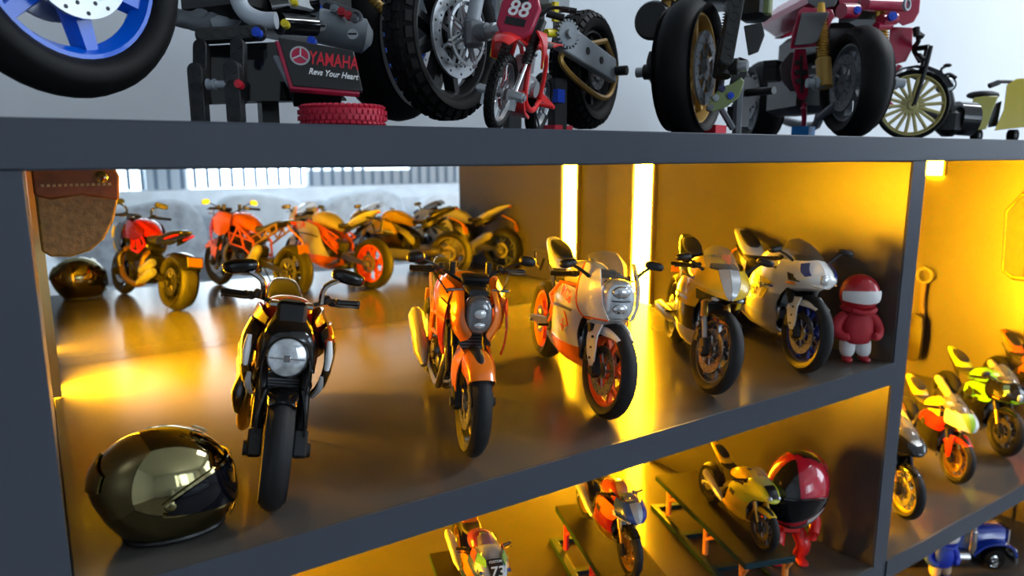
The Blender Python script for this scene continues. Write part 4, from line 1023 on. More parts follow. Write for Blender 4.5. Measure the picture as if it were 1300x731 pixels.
def helmet(name, label, loc, rotz, size, shell, visor, trim, stripes=None, cat='helmet', tilt=0, small=False):
    M = Matrix.Rotation(radians(rotz), 3, 'Z') @ Matrix.Rotation(radians(tilt), 3, 'Y')
    rt = root(name, label, cat, loc, M)
    G = size
    dz = Vector((0, 0, .79))
    def H(nm, b, m, par=rt, **k):
        b.v = [p+dz for p in b.v]; return mk(nm, b, m, par, G, **k)
    b = B(); rings = []
    for i in range(25):
        el = -pi/2*.70+(pi*.85+.001)*i/24; el = min(el, pi/2-.01)
        rings.append([hsurf(2*pi*j/40, el) for j in range(40)])
    b.loft(rings); sh = H('shell', b, shell, ang=60)
    b = B(); hpatch(b, -82, 82, lambda t: -22+10*abs(2*t-1)**2, lambda t: 18-22*abs(2*t-1)**3, 1.035, 40, 8, .03)
    vz = H('visor', b, visor, ang=50)
    b = B(); hpatch(b, -86, 86, lambda t: -25+11*abs(2*t-1)**2, lambda t: -22+10*abs(2*t-1)**2, 1.03, 40, 2, .03)
    hpatch(b, -86, 86, lambda t: 18-22*abs(2*t-1)**3, lambda t: 21-23*abs(2*t-1)**3, 1.03, 40, 2, .03); H('visor_rim', b, trim, vz, ang=50)
    for s in (-1, 1):
        b = B(); c = hsurf(s*radians(80), radians(-4), 1.05); b.ell(c, (.09, .03, .09), 14, 8); H('visor_pivot', b, trim, vz)
    b = B(); hpatch(b, -14, 14, lambda t: -44, lambda t: -36, 1.03, 10, 3, .02); H('chin_vent', b, trim)
    b = B()
    for s in (-1, 1): hpatch(b, s*14, s*26, lambda t: 48, lambda t: 62-6*t, 1.03, 8, 6, .03)
    H('top_vent', b, trim)
    b = B(); pts = [hsurf(2*pi*j/28, -pi/2*.62)*1.0 for j in range(28)]; pts = [Vector((p.x*.985, p.y*.985, -.745)) for p in pts]+[Vector((pts[0].x, pts[0].y, -.745))]
    b.tube(pts, .045, 8, False); H('neck_roll', b, black)
    # rear spoiler
    b = B(); hpatch(b, 140, 220, lambda t: 4+6*abs(2*t-1), lambda t: 40-14*abs(2*t-1), 1.018, 20, 5, .03); 
    H('rear_spoiler', b, shell, ang=50)
    for st in (stripes or []):
        b = B(); hpatch(b, *st[0], off=1.012, n=24, m=8, th=.01); H(st[2], b, st[1], ang=50)
    return rt
goldc = mat('gold_mirror_chrome', (0.36, 0.31, 0.15), 0.07, 1.0, noise=0.12, nscale=80)
visk = mat('black_visor', (0.004, 0.005, 0.008), 0.05, spec=.3)
helmet('gold_helmet', 'mirror-polished dark gold miniature full-face helmet with black visor at the left end of the shelf', U(.118, 1.12, -.553), -14, .0250, goldc, visk, goldc)

# ================================================================ toy figure in red suit and helmet
redcloth = mat('red_suit_fabric', (0.40, 0.012, 0.022), 0.65, bump=.2, nscale=900)
redhat = mat('red_helmet_gloss', (0.42, 0.01, 0.02), 0.3, coat=.4)
whitecloth = mat('white_trouser_vinyl', (0.72, 0.70, 0.70), 0.6)
def rider_figure(loc, rotz, size, helm, vis, jac, tro, sho, label, name='helmeted_toy_figure', hasface=False):
    rt = root(name, label, 'toy figure', loc, Matrix.Rotation(radians(rotz), 3, 'Z')); G = size   # faces +x, unit = total height
    # body: jacket and trousers one continuous figure
    b = B(); b.sel([(.02, 0, .02, .02, 2)], 4) if False else None
    b.sel([(.20, 0, .115, .10, 2.6), (.24, 0, .155, .135, 2.6), (.34, 0, .175, .145, 2.5), (.46, .0, .165, .135, 2.4), (.55, 0, .13, .11, 2.3), (.60, 0, .08, .08, 2.2)], 18, axis='z')
    # sel axis z gives rings (y,zc)->(x..): rotate coordinates so that width lies along y
    b.v = [Vector((p.y, p.x, p.z)) for p in b.v]
    for s in (-1, 1):
        b.tube([(0, s*.12, .54), (-.01, s*.20, .46), (.02, s*.235, .36), (.09, s*.19, .30), (.12, s*.13, .31)], [.05, .062, .062, .05, .04], 12)
    mk('jacket', b, jac, rt, G, sub=1)
    for s in (-1, 1):
        b = B(); b.tube([(-.01, s*.07, .27), (0, s*.085, .20), (.01, s*.09, .12), (0, s*.09, .075)], [.085, .088, .082, .06], 14); mk('trouser_leg', b, tro, rt, G, sub=1)
        b = B(); b.sel([(-.055, .045, .035, .035, 2.4, s*.09), (.0, .045, .045, .045, 2.4, s*.092), (.07, .035, .048, .035, 2.4, s*.098), (.125, .028, .035, .026, 2.2, s*.102)], 14); mk('shoe', b, sho, rt, G, sub=1)
    b = B(); b.ell((.0, 0, .76), (.205, .205, .215), 28, 18); 
    hd = mk('helmet', b, helm, rt, G, ang=80)
    b = B(); rows = []
    for i in range(7):
        r = []
        for j in range(21):
            az = radians(-78+156*j/20); t = abs(2*j/20-1); lo, hi = -22+6*t, 16-6*t*t; el = radians(lo+(hi-lo)*i/6)
            r.append((.0+.217*cos(el)*cos(az), .217*cos(el)*sin(az), .76+.226*sin(el)))
        rows.append(r)
    b.grid(rows, .012, up=1); mk('visor_band', b, vis, hd, G)
    b = B(); b.tube([(.12, -.12, .60), (.16, 0, .575), (.12, .12, .60), (-.05, .15, .60), (-.13, 0, .60), (-.05, -.15, .60), (.12, -.12, .60)], .03, 8); mk('collar', b, jac, rt, G)
    return rt
rider_figure(U(1.828, 1.072, -.555), -122, .064, redhat, whitecloth, redcloth, whitecloth, redhat, 'toy figure in red jacket, white trousers and red helmet at the shelf end')

# ================================================================ leather pouch hanging at the mirror
leather = mat('tan_leather', (0.36, 0.12, 0.035), 0.5, noise=.4, nscale=120, bump=.5)
suede = mat('golden_suede', (0.34, 0.21, 0.05), 0.45, noise=.4, nscale=300, bump=.4)
pr = root('leather_pouch', 'hanging tan leather pouch with stitched band and rounded tip at the far left', 'pouch', U(.078, 1.62, -.173))
PY = 0
def PU(x, z): return (x*S*.55, z*S*.55)
out = [(-.135, .272), (.105, .272), (.118, .24), (.112, .16), (.09, .08), (.055, .02), (.01, -.018), (-.05, -.035), (-.11, -.03), (-.135, -.01)]
b = B(); b.plate([PU(*p) for p in out], -.012*S, .012*S); mk('body', b, suede, pr, 1, bev=.0012)
b = B(); b.plate([PU(*p) for p in [(-.137, .278), (.107, .278), (.122, .24), (.114, .155), (.0, .178), (-.09, .165), (-.137, .18)]], -.020*S, .020*S); bd = mk('top_band', b, leather, pr, 1, bev=.0012)
for i in range(13):
    x0 = -.115+i*.0165
    b = B(); b.tube([(x0*S*.55, -.0215*S, .117*S), ((x0+.010)*S*.55, -.0215*S, .118*S)], .003*S, 6, False); mk('stitch', b, mat('cream_thread', (.7, .5, .25), .6), bd, 1)
b = B(); b.lathe([(.001, -.030*S), (.007*S, -.029*S), (.012*S, -.024*S), (.014*S, -.018*S)], (.036*S, 0, .131*S), 'y', 16); mk('rivet', b, chrome, bd, 1)
b = B(); b.tube([(0, 0, .150*S), (0, 0, .1545*S)], .01*S, 8, False); mk('hanging_loop', b, leather, pr, 1)
ZK[0] = 1.0; YK[0] = 1.0
# ================================================================ TOP SHELF: brick-built machines (authored directly in scene units)
F_PX = 915.1
def AT(x, y, c):
    """scene-unit point seen at (x, y) of the 1300x731 photo at camera depth c"""
    return CM @ Vector(((x-650)/F_PX*c, -(y-365.5)/F_PX*c, -c))
def uroot(name, label, cat, base, group=None):
    o = root(name, label, cat, U(*base), None, group); ORG[o] = Vector(base); return o
VR = CM @ Vector((1, 0, 0)); VU = CM @ Vector((0, 1, 0)); VB = CM @ Vector((0, 0, 1))   # scene directions to picture right, up, viewer
def WT(center, Ru, h):
    h = Vector((h[0], h[1], 0)).normalized(); R = basis(h, Vector((-h.y, h.x, 0)), Vector((0, 0, 1)))
    return Matrix.Translation(Vector(center)) @ R.to_4x4() @ Matrix.Scale(Ru/.30, 4) @ Matrix.Translation(Vector((0, 0, -.30)))
def beam(rt, p0, p1, n, w=.022, t=.018, m=None, holes=None, nm='beam', pins=None):
    """technic-like liftarm between p0 and p1, face normal n, with recessed-looking peg holes"""
    p0, p1, n = Vector(p0), Vector(p1), Vector(n).normalized(); d = p1-p0; L = d.length; u = d.normalized(); n = (n-u*n.dot(u)).normalized(); v = n.cross(u)
    M = Matrix.Translation(p0) @ basis(u, v, n).to_4x4()
    b = B(M); k = 8; out = []
    for i in range(k+1): a = pi/2+pi*i/k; out.append((cos(a)*w/2, sin(a)*w/2))
    for i in range(k+1): a = -pi/2+pi*i/k; out.append((L+cos(a)*w/2, sin(a)*w/2))
    b.plate(out, -t/2, t/2, axis='z')
    o = mk(nm, b, m or black, rt, S, bev=.0003)
    nh = holes if holes is not None else max(2, int(round(L/w))+1)
    b = B(M)
    for i in range(nh):
        x = L*i/(nh-1)
        for s in (-1, 1): b.lathe([(w*.30, s*t*.5), (w*.30, s*(t*.5+.0012)), (w*.40, s*(t*.5+.0012)), (w*.40, s*t*.5)], (x, 0, 0), 'z', 12, closed=True)
    mk('hole_rims', b, m or black, o, S)['kind'] = 'stuff'
    b = B(M)
    for i in range(nh):
        x = L*i/(nh-1)
        for s in (-1, 1): b.cyl((x, 0, s*t*.5), (x, 0, s*(t*.5+.0004)), w*.29, n=10)
    mk('peg_holes', b, decalk, o, S)['kind'] = 'stuff'
    return o
def pin(rt, p, r, m, n=None, L=.012):
    n = Vector(n) if n else VB; b = B(); p = Vector(p); b.cyl(p-n*L, p, r, n=12); b.cyl(p, p+n*.002, r*.5, n=8); return mk('connector_pin', b, m, rt, S)
lgrey = mat('light_grey_plastic', (0.30, 0.33, 0.36), 0.35)
mgrey = mat('mid_grey_plastic', (0.14, 0.15, 0.165), 0.4)
bluel = mat('bright_blue_plastic', (0.0, 0.10, 0.62), 0.3, coat=.3)
pinb = mat('blue_pin_plastic', (0.005, 0.06, 0.55), 0.35)
pinr = mat('red_pin_plastic', (0.6, 0.01, 0.03), 0.35)
yel = mat('yellow_plastic', (0.75, 0.60, 0.02), 0.35)
gold2 = mat('pearl_gold_plastic', (0.42, 0.24, 0.05), 0.4, .3)
rub = mat('smooth_rubber', (0.006, 0.006, 0.0065), 0.6, spec=.2, noise=.3, nscale=200)
magenta = mat('deep_red_plastic', (0.38, 0.006, 0.045), 0.3, coat=.3)
greyp = mat('pearl_grey_fairing', (0.085, 0.085, 0.09), 0.35)
silverpl = mat('flat_silver_plastic', (0.42, 0.44, 0.46), 0.3, .6)
TG = 'big brick-built motorcycle models on the top board'

# ---- blue-wheeled motorcycle -------------------------------------------------
hB = (-.70, -.45)
fcB = AT(78, -47, 1.0); rcB = AT(500, 22, 1.72); rcB.z = fcB.z
bb = AT(290, 60, 1.3); rt = uroot('brick_built_motorcycle', 'huge brick-built motorcycle with bright blue wheel, top left of the shelving unit', 'motorcycle', (bb.x, bb.y, .10), TG)
wheel(rt, 'front_wheel', 0, .30, .12, .212, bluel, S, WT(fcB, .182, (-.80, -.50)), 6, 'plain', disc=.125, tm=rub, disc_m=silverpl, spw=.036)
wheel(rt, 'rear_wheel', 0, .30, .20, .19, bluel, S, WT(rcB, .182, hB), 6, 'plain', disc=.12, dsides=(1,), tm=rub, disc_m=silverpl, rimw=.08)
b = B()
for s in (-1, 1):
    o = Vector((.54, -.84, 0))*s*.075; b.tube([fcB+o, fcB+o+Vector((.11, .08, .33))], .022, 12, False); b.cyl(fcB+o*1.2-o.normalized()*.02, fcB+o*1.2+o.normalized()*.03, .014)
mk('fork', b, mgrey, rt, S)
# engine block and upper frame mass
b = B(); R = Rz(math.degrees(atan2(.45, .70)))
b.box(AT(345, -12, 1.42), (.34, .16, .16), R, ch=.02); b.box(AT(300, -70, 1.40), (.60, .12, .12), R, ch=.03); mk('engine', b, black, rt, S)
b = B(); b.box(AT(300, -130, 1.35), (.40, .15, .12), R, ch=.04); mk('fuel_tank', b, bluel, rt, S, sub=1)
for p in ([(270, 2), (262, 16), (246, 26), (224, 22)], [(286, 4), (278, 18), (262, 30), (243, 27)], [(305, 2), (300, 14), (290, 26), (272, 30)]):
    b = B(); b.tube([AT(x, y, 1.30) for x, y in p], .016, 12); mk('exhaust_pipe', b, lgrey if p[0][0] > 290 else mgrey, rt, S)
b = B(); b.tube([AT(x, y, 1.26) for x, y in [(303, -18), (303, 0), (312, 16), (330, 25), (351, 26)]], .0145, 14); mk('exhaust_pipe', b, mat('pale_grey_plastic', (0.50, 0.54, 0.60), .35), rt, S, label='pale curved pipe')
for q0, q1 in ((AT(355, 30, 1.30), AT(398, 33, 1.36)), (AT(340, 10, 1.31), AT(400, 2, 1.36))):
    b = B(); b.cyl(q0, q1, .020, n=16); mk('crankcase', b, gloss, rt, S)
pin(rt, AT(361, 29, 1.235), .007, yel); pin(rt, AT(372, 1, 1.235), .006, yel)
# grey half barrel with slotted screws
b = B(); b.tube([AT(396, 30, 1.42), AT(402, 32, 1.42), AT(462, 46, 1.46), AT(471, 48, 1.46)], [.022, .034, .034, .016], 18, False); gb = mk('gearbox_cover', b, mat('satin_grey_plastic', (.24, .27, .30), .35), rt, S)
for x, y in ((408, 34), (448, 44)):
    b = B(); q = AT(x, y, 1.388); b.cyl(q, q+VB*.004, .010, n=14); sc_ = mk('slotted_screw', b, silverpl, gb, S); b = B(); b.box(q+VB*.0045, (.016, .0015, .003), basis(VR, VB, VU)); b2 = mk('screw_slot', b, decalk, gb, S)
for x, y, m in ((402, 8, pinb), (424, 10, lgrey), (433, 14, pinr), (442, 19, pinr), (449, 22, mgrey)): pin(rt, AT(x, y, 1.40), .008, m)
beam(rt, AT(398, 4, 1.43), AT(452, 22, 1.43), VB, .026, .014, mgrey)
b = B(); b.tube([AT(468, -6, 1.5), AT(482, 8, 1.52), AT(503, 27, 1.56)], .010, 6, False)
for i in range(9): b.box(AT(470+i*4, -4+i*3.7, 1.5), (.008, .008, .012), R)
mk('drive_chain', b, gold2, rt, S)
b = B(); b.box(AT(380, -5, 1.33), (.05, .03, .05), R, ch=.004); mk('white_bracket', b, mat('white_plastic', (.6, .62, .64), .35), rt, S)

# ---- black stand with the name plate -----------------------------------------
sb = AT(300, 140, 1.22); st = uroot('display_stand', 'black brick-built stand with tilted name plate under the blue-wheeled motorcycle', 'stand', (sb.x, sb.y, .042))
def down(p): return Vector((p.x, p.y, .054))
nS = VB
for x, yt, c in ((250, 90, 1.14), (296, 87, 1.12)):
    p = AT(x, yt, c); beam(st, down(p), p, VB, .024, .020)
for x, yt, yb, c in ((256, 60, 125, 1.17), (303, 58, 125, 1.15)): beam(st, AT(x, yb, c), AT(x, yt, c), VB, .022, .018)
beam(st, AT(257, 46, 1.17), AT(330, 42, 1.20), VB, .022, .018)
b = B(); b.add([AT(262, 58, 1.18), AT(372, 52, 1.24), AT(440, 128, 1.24), AT(300, 128, 1.17), AT(262, 133, 1.18), AT(266, 58, 1.24), AT(374, 52, 1.30), AT(440, 126, 1.30), AT(302, 128, 1.24), AT(266, 133, 1.24)],
    [(0,1,2,3,4),(9,8,7,6,5),(0,5,6,1),(1,6,7,2),(2,7,8,3),(3,8,9,4),(4,9,5,0)]); mk('side_panel', b, gloss, st, S)
for x, c in ((340, 1.30), (420, 1.38)):
    p = AT(x, 128, c); b = B(); b.box((p.x, p.y, (p.z+.042)/2), (.03, .03, p.z-.042)); mk('rear_foot', b, black, st, S)
b = B(); b.cyl(AT(262, 107, 1.12), AT(288, 107, 1.12), .006, n=10); b.cyl(AT(263, 107, 1.12), AT(266, 107, 1.12), .0085, n=12); b.cyl(AT(271, 107, 1.12), AT(274, 107, 1.12), .0085, n=12); b.cyl(AT(263, 107, 1.12), AT(274, 107, 1.12), .0068, n=12); mk('axle_bush', b, lgrey, st, S)
pin(st, AT(302, 106, 1.10), .0065, pinr); pin(st, AT(325, 40, 1.175), .008, pinb); pin(st, AT(395, 51, 1.185), .007, pinb)
TL, TR, BR, BL = AT(353, 47, 1.10), AT(449, 64, 1.13), AT(461, 116, 1.13), AT(372, 109, 1.10)
ux = ((TR-TL)+(BR-BL)).normalized(); uy = ((TL-BL)+(TR-BR)).normalized(); un = ux.cross(uy).normalized(); uy = un.cross(ux)
def pl(b, dx, d0, d1): b.hexa([BL-un*d0+dx*(-ux-uy), BR-un*d0+dx*(ux-uy), TR-un*d0+dx*(ux+uy), TL-un*d0+dx*(-ux+uy)], [BL-un*d1+dx*(-ux-uy), BR-un*d1+dx*(ux-uy), TR-un*d1+dx*(ux+uy), TL-un*d1+dx*(-ux+uy)])
b = B(); pl(b, 0, .010, 0); pt = mk('name_plate', b, mat('plate_black', (.014, .014, .015), .35), st, S, bev=.0004, label='black tilted name plate')
b = B(); b.hexa([p-un*.018-ux*.0045-uy*.0045 for p in (BL, BR, TR, TL)], [p-un*.0025-ux*.0045-uy*.0045 for p in (BL, BR, TR, TL)]); mk('red_edge', b, magenta, pt, S, bev=.0004, label='red edge of the plate')
b = B(); b.hexa([BL-un*.034+ux*-.008+uy*.006, BL-un*.034+ux*.02+uy*.006, TL-un*.034+ux*.02-uy*.02, TL-un*.034+ux*-.008-uy*.02], [BL-un*.022+ux*-.008+uy*.006, BL-un*.022+ux*.02+uy*.006, TL-un*.022+ux*.02-uy*.02, TL-un*.022+ux*-.008-uy*.02]); mk('grey_bracket', b, lgrey, st, S, bev=.0008)
b = B(); b.hexa([BL-un*.10, BR-un*.10-ux*.03, TR-un*.10-ux*.03, TL-un*.10], [BL-un*.02+uy*.02, BR-un*.02-ux*.03+uy*.02, TR-un*.02-ux*.03-uy*.02, TL-un*.02-uy*.02]); mk('plate_arm', b, black, st, S)
Rp = basis(ux, uy, un)
W_ = (TR-TL).length; H_ = (TL-BL).length; ctr = (TL+TR+BL+BR)/4
text('lettering', 'YAMAHA', .029, mat('plate_red', (.55, .012, .03), .4), pt, S, ctr+ux*W_*.15+uy*H_*.13+un*.0008, Rp, .0006, sx=.62)
text('lettering', 'Revs Your Heart', .0135, decalw, pt, S, ctr+ux*W_*.15-uy*H_*.14+un*.0008, Rp, .0005, .25, sx=.8)
b = B(); q = ctr-ux*W_*.30+uy*H_*.15
Mq = Matrix.Translation(q) @ Rp.to_4x4(); b = B(Mq)
b.lathe([(.0125, 0), (.0125, .0012), (.0150, .0012), (.0150, 0)], (0, 0, 0), 'z', 24, closed=True)
for i in range(3): a = pi/2+i*2*pi/3; b.tube([(0, 0, .001), (cos(a)*.012, sin(a)*.012, .001)], .0013, 5, False)
mk('round_emblem', b, silverpl, pt, S); b = B(Mq); b.cyl((0, 0, 0), (0, 0, .0008), .0126, n=24); mk('emblem_disc', b, magenta, pt, S)

# ---- red rubber gear-like tyre lying flat ------------------------------------
pc = AT(435, 140, 1.12); pc.z = .042
rtt = uroot('rubber_ring', 'bright red knobbly toy tyre lying flat on the top board below the name plate', 'tyre', (pc.x, pc.y, .042))
redrub = mat('red_rubber', (0.50, 0.012, 0.04), 0.55)
b = B(); Rt = .066; b.lathe([(Rt*.70, .004), (Rt*.93, .002), (Rt*.98, .010), (Rt*.98, .024), (Rt*.93, .032), (Rt*.70, .030)], (pc.x, pc.y, .042), 'z', 48, closed=True); tb = mk('tyre_body', b, redrub, rtt, S)
b = B()
for i in range(44):
    for k, z in enumerate((.005, .0125, .0215, .029)):
        a = 2*pi*(i+.5*(k % 2))/44; rr = Rt*(.985 if k in (1, 2) else .945); b.box((pc.x+cos(a)*rr, pc.y+sin(a)*rr, .042+z), (.006, .0062, .0062), Matrix.Rotation(a, 3, 'Z') @ Ry((-30, 0, 0, 30)[k]))
mk('tread_knobs', b, redrub, tb, S)['kind'] = 'stuff'
b = B(); b.cyl((pc.x, pc.y, .045), (pc.x, pc.y, .065), Rt*.55, n=24); mk('hub', b, lgrey, rtt, S)

# ---- dirt machine with knobbly tyres ------------------------------------------
hD = (-.90, -.43); fcD = AT(565, 46, 1.34); rcD = AT(743, 90, 1.86)
bb = AT(655, 120, 1.6); rt = uroot('brick_built_motorcycle', 'brick-built dirt motorcycle with knobbly black tyres and grey swingarm, behind the small red bike', 'motorcycle', (bb.x, bb.y, .06), TG)
wheel(rt, 'front_wheel', 0, .30, .13, .225, black, S, WT(fcD, .150, hD), 9, 'plain', disc=.155, dsides=(1,), tm=rub, disc_m=silverpl, knobs=True)
wheel(rt, 'rear_wheel', 0, .30, .17, .20, black, S, WT(rcD, .145, hD), 9, 'plain', disc=.10, dsides=(1,), tm=rub, disc_m=silverpl, knobs=True)
Mw = WT(fcD, .150, hD); b = B(Mw)
for i in range(8):
    a = 2*pi*i/8
    for da in (-.33, .33): b.tube([Vector((cos(a)*.03, .100, .30+sin(a)*.03)), Vector((cos(a+da)*.125, .100, .30+sin(a+da)*.125))], .006, 4, False)
b.lathe([(.10, .096), (.112, .096), (.112, .104), (.10, .104)], (0, 0, .30), 'y', 32, closed=True)
mk('disc_lattice', b, silverpl, rt, S)
hv = Vector(hD).normalized(); hv = Vector((hv.x, hv.y, 0)); lv = Vector((-hv.y, hv.x, 0))
b = B()
for s in (-1, 1): b.tube([fcD+lv*s*.062+Vector((0, 0, .02)), fcD+lv*s*.062-hv*.10+Vector((0, 0, .30))], .013, 12, False)
mk('fork', b, lgrey, rt, S)
for s in (-1, 1):
    b = B(); b.cyl(fcD+lv*s*.05, fcD+lv*s*.095, .016, n=14); b.box(fcD+lv*s*.062, (.035, .03, .05), ch=.006); mk('axle_holder', b, mgrey, rt, S)
b = B(); b.cyl(fcD+lv*.09, fcD+lv*.125, .012, n=12); b.cyl(fcD+lv*.105, fcD+lv*.112, .015, n=12); mk('axle_end', b, silverpl, rt, S)
sw0 = AT(706, 42, 1.62)
b = B(); p1 = rcD+lv*.075+Vector((0, 0, -.005)); u = (p1-sw0).normalized(); 
b.hexa([sw0+VU*-.035-lv*.01, p1+VU*-.03-lv*.01, p1+VU*-.03+lv*.012, sw0+VU*-.035+lv*.012], [sw0+VU*.035-lv*.01, p1+VU*.030-lv*.01, p1+VU*.030+lv*.012, sw0+VU*.035+lv*.012]); swa = mk('swingarm', b, lgrey, rt, S, bev=.001)
for t in (.2, .45, .7):
    q = sw0.lerp(p1, t)+lv*.0125; b = B(); b.cyl(q, q+lv*.002, .009, n=12); mk('peg_hole', b, decalk if t != .2 else pinb, swa, S)
b = B(); b.cyl(p1-lv*.02, p1+lv*.04, .012, n=12); mk('rear_axle', b, black, rt, S)
b = B(); ch = [rcD+lv*.055+Vector((0, 0, .07)), rcD+lv*.055-hv*.07, rcD+lv*.055+Vector((0, 0, -.07)), AT(722, 92, 1.68), AT(716, 66, 1.66)]; b.tube(ch+[ch[0]], .007, 6, True, 6); mk('drive_chain', b, gold2, rt, S)
b = B(); q = AT(722, 43, 1.58); b.lathe([(.001, 0), (.026, 0), (.026, .02), (.001, .02)], q, 'y', 24); 
for i in range(20): a = 2*pi*i/20; b.box(q+Vector((cos(a)*.028, .010, sin(a)*.028)), (.007, .02, .004), Matrix.Rotation(-a, 3, 'Y'))
b.lathe([(.001, -.012), (.010, -.012), (.010, 0)], q, 'y', 14); mk('gear_wheel', b, lgrey, rt, S)
b = B(); b.cyl(AT(693, 42, 1.56), AT(706, 42, 1.58), .009, n=12); mk('yellow_bush', b, yel, rt, S)
b = B(); b.cyl(AT(694, 17, 1.5), AT(716, 23, 1.5), .0075, n=12); mk('foot_peg', b, black, rt, S)
b = B(); b.box(AT(655, 10, 1.62), (.16, .07, .14), Rz(25), ch=.01); b.box(AT(668, -60, 1.6), (.3, .08, .09), Rz(25), ch=.03); mk('engine', b, black, rt, S)
b = B(); b.box(AT(628, 25, 1.55), (.05, .05, .12), Rz(25), ch=.006); b.box(AT(700, -2, 1.60), (.09, .05, .05), Rz(25), ch=.006); mk('engine_cover', b, lgrey, rt, S)
b = B(); p0, p1 = AT(624, 42, 1.5), AT(624, 72, 1.5)
for i in range(6): q = p0.lerp(p1, i/5); b.lathe([(.009, -.0025), (.013, 0), (.009, .0025)], q, 'z', 14)
mk('spring', b, silverpl, rt, S)
b = B()
for x in (650, 708):
    q = AT(x, 100, 1.72); b.box((q.x, q.y, (q.z+.042)/2), (.035, .03, q.z-.042)); 
mk('prop_leg', b, black, rt, S)
q = AT(705, 160, 1.75); b = B(); b.box((q.x, q.y, .056), (.08, .05, .026), Rz(20)); mk('prop_foot', b, pinr, rt, S)
q = AT(706, 122, 1.70); b = B(); b.box(q, (.03, .03, .03), Rz(20)); mk('blue_brick', b, pinb, rt, S)
b = B(); b.box(AT(660, -2, 1.5), (.04, .03, .05), Rz(25)); b.box(AT(705, 15, 1.55), (.012, .01, .04)); mk('yellow_beam', b, yel, rt, S)

# ---- gold-rimmed machine --------------------------------------------------------
fcG = AT(876, 88, 1.66); bb = AT(915, 110, 1.85)
rt = uroot('brick_built_motorcycle', 'black brick-built motorcycle with gold-rimmed front wheel and coil-over fork on the top board', 'motorcycle', (bb.x, bb.y, .06), TG)
wheel(rt, 'front_wheel', 0, .30, .17, .235, gold2, S, WT(fcG, .154, hD), 10, 'plain', disc=.16, dsides=(1,), tm=rub, disc_m=mgrey)
vG = Vector((fcG.x, fcG.y, 0)).normalized(); rcG = fcG+vG*.60; rcG.z = fcG.z
wheel(rt, 'rear_wheel', 0, .30, .19, .21, gold2, S, WT(rcG, .154, -vG), 10, 'plain', disc=.12, dsides=(1,), tm=rub, disc_m=mgrey, hi=False)
for s in (-1, 1):
    q0 = fcG+lv*s*.075+Vector((0, 0, .0)); q1 = q0-hv*.055+Vector((0, 0, .17))
    b = B(); b.tube([q0.lerp(q1, .25), q1], .011, 12, False); f_ = mk('fork_leg', b, gold2, rt, S)
    b = B(); b.tube([q0-(q1-q0)*.12, q0.lerp(q1, .35)], .021, 12, False); b.cyl(q0-lv*.01, q0+lv*s*.035, .018, n=12); mk('fork_foot', b, black, f_, S)
    b = B()
    for i in range(14): q = q0.lerp(q1, .36+.5*i/13); b.lathe([(.012, -.002), (.017, 0), (.012, .002)], q, 'z', 14)
    mk('coil_spring', b, steel, f_, S)
    b = B(); b.tube([q1-(q1-q0)*.05, q1+(q1-q0)*.6], .019, 12, False); mk('upper_tube', b, gold2, f_, S)
    b = B(); b.cyl(q0+lv*s*.035, q0+lv*s*.055, .012, n=12); mk('axle_cap', b, silverpl, f_, S)
beam(rt, AT(936, -10, 1.60), AT(920, 78, 1.58), VB, .030, .03)
beam(rt, AT(862, -14, 1.72), AT(838, 82, 1.70), VB, .022, .03)
b = B(); q = AT(829, 26, 1.72); b.lathe([(.001, -.012), (.040, -.012), (.046, 0), (.040, .012), (.001, .012)], q, 'x', 24, R=Rz(30)); mk('round_cover', b, black, rt, S)
b = B(); b.tube([AT(832, 68, 1.70), AT(829, 82, 1.70), AT(836, 96, 1.68)], .016, 10); mk('caliper_block', b, black, rt, S); pin(rt, AT(832, 101, 1.66), .010, mat('navy_pin', (.02, .02, .09), .4))
olive = mat('olive_green_plastic', (0.16, 0.20, 0.07), 0.4)
b = B(); pts = [(897, 139), (902, 124), (917, 110), (930, 106), (941, 98), (945, 104), (938, 124), (922, 136), (905, 142)]
b.add([AT(x, y, 1.60) for x, y in pts]+[AT(x, y, 1.66) for x, y in pts], [tuple(range(9)), tuple(range(17, 8, -1))]+[(i, i+9, (i+1) % 9+9, (i+1) % 9) for i in range(9)]); pc_ = mk('olive_lever', b, olive, rt, S, bev=.0006)
for x, y, m in ((928, 121, pinb), (909, 124, lgrey), (902, 136, mgrey), (917, 112, mat('navy_pin', (.02, .02, .09), .4))): pin(pc_, AT(x, y, 1.595), .0075, m)
b = B(); pts = [(944, 33), (968, 28), (971, 45), (963, 66), (950, 71)]
b.add([AT(x, y, 1.62) for x, y in pts]+[AT(x, y, 1.66) for x, y in pts], [tuple(range(5)), tuple(range(9, 4, -1))]+[(i, i+5, (i+1) % 5+5, (i+1) % 5) for i in range(5)]); mk('side_cowl', b, black, rt, S, bev=.0006)
b = B(); pts = [(938, 72), (950, 76), (949, 96), (938, 108), (925, 112), (930, 88)]
b.add([AT(x, y, 1.66) for x, y in pts]+[AT(x, y, 1.71) for x, y in pts], [tuple(range(6)), tuple(range(11, 5, -1))]+[(i, i+6, (i+1) % 6+6, (i+1) % 6) for i in range(6)]); mk('engine_cowl', b, black, rt, S, bev=.0006)
b = B()
b.box(AT(905, -28, 1.85), (.26, .11, .13), Rz(25), ch=.02); b.box(AT(958, 2, 1.74), (.09, .07, .09), Rz(25), ch=.012); b.box(AT(880, -22, 1.78), (.10, .11, .05), Rz(25), ch=.01); mk('engine', b, black, rt, S)
b = B(); b.box(AT(975, 6, 1.66), (.03, .015, .045), Rz(25), ch=.003); mk('olive_panel', b, olive, rt, S)
b = B(); q = AT(945, 118, 1.86); b.lathe([(.001, -.01), (.040, -.01), (.040, .01), (.001, .01)], q, 'y', 20)
for i in range(16): a = 2*pi*i/16; b.box(q+Vector((cos(a)*.043, 0, sin(a)*.043)), (.010, .02, .006), Matrix.Rotation(-a, 3, 'Y'))
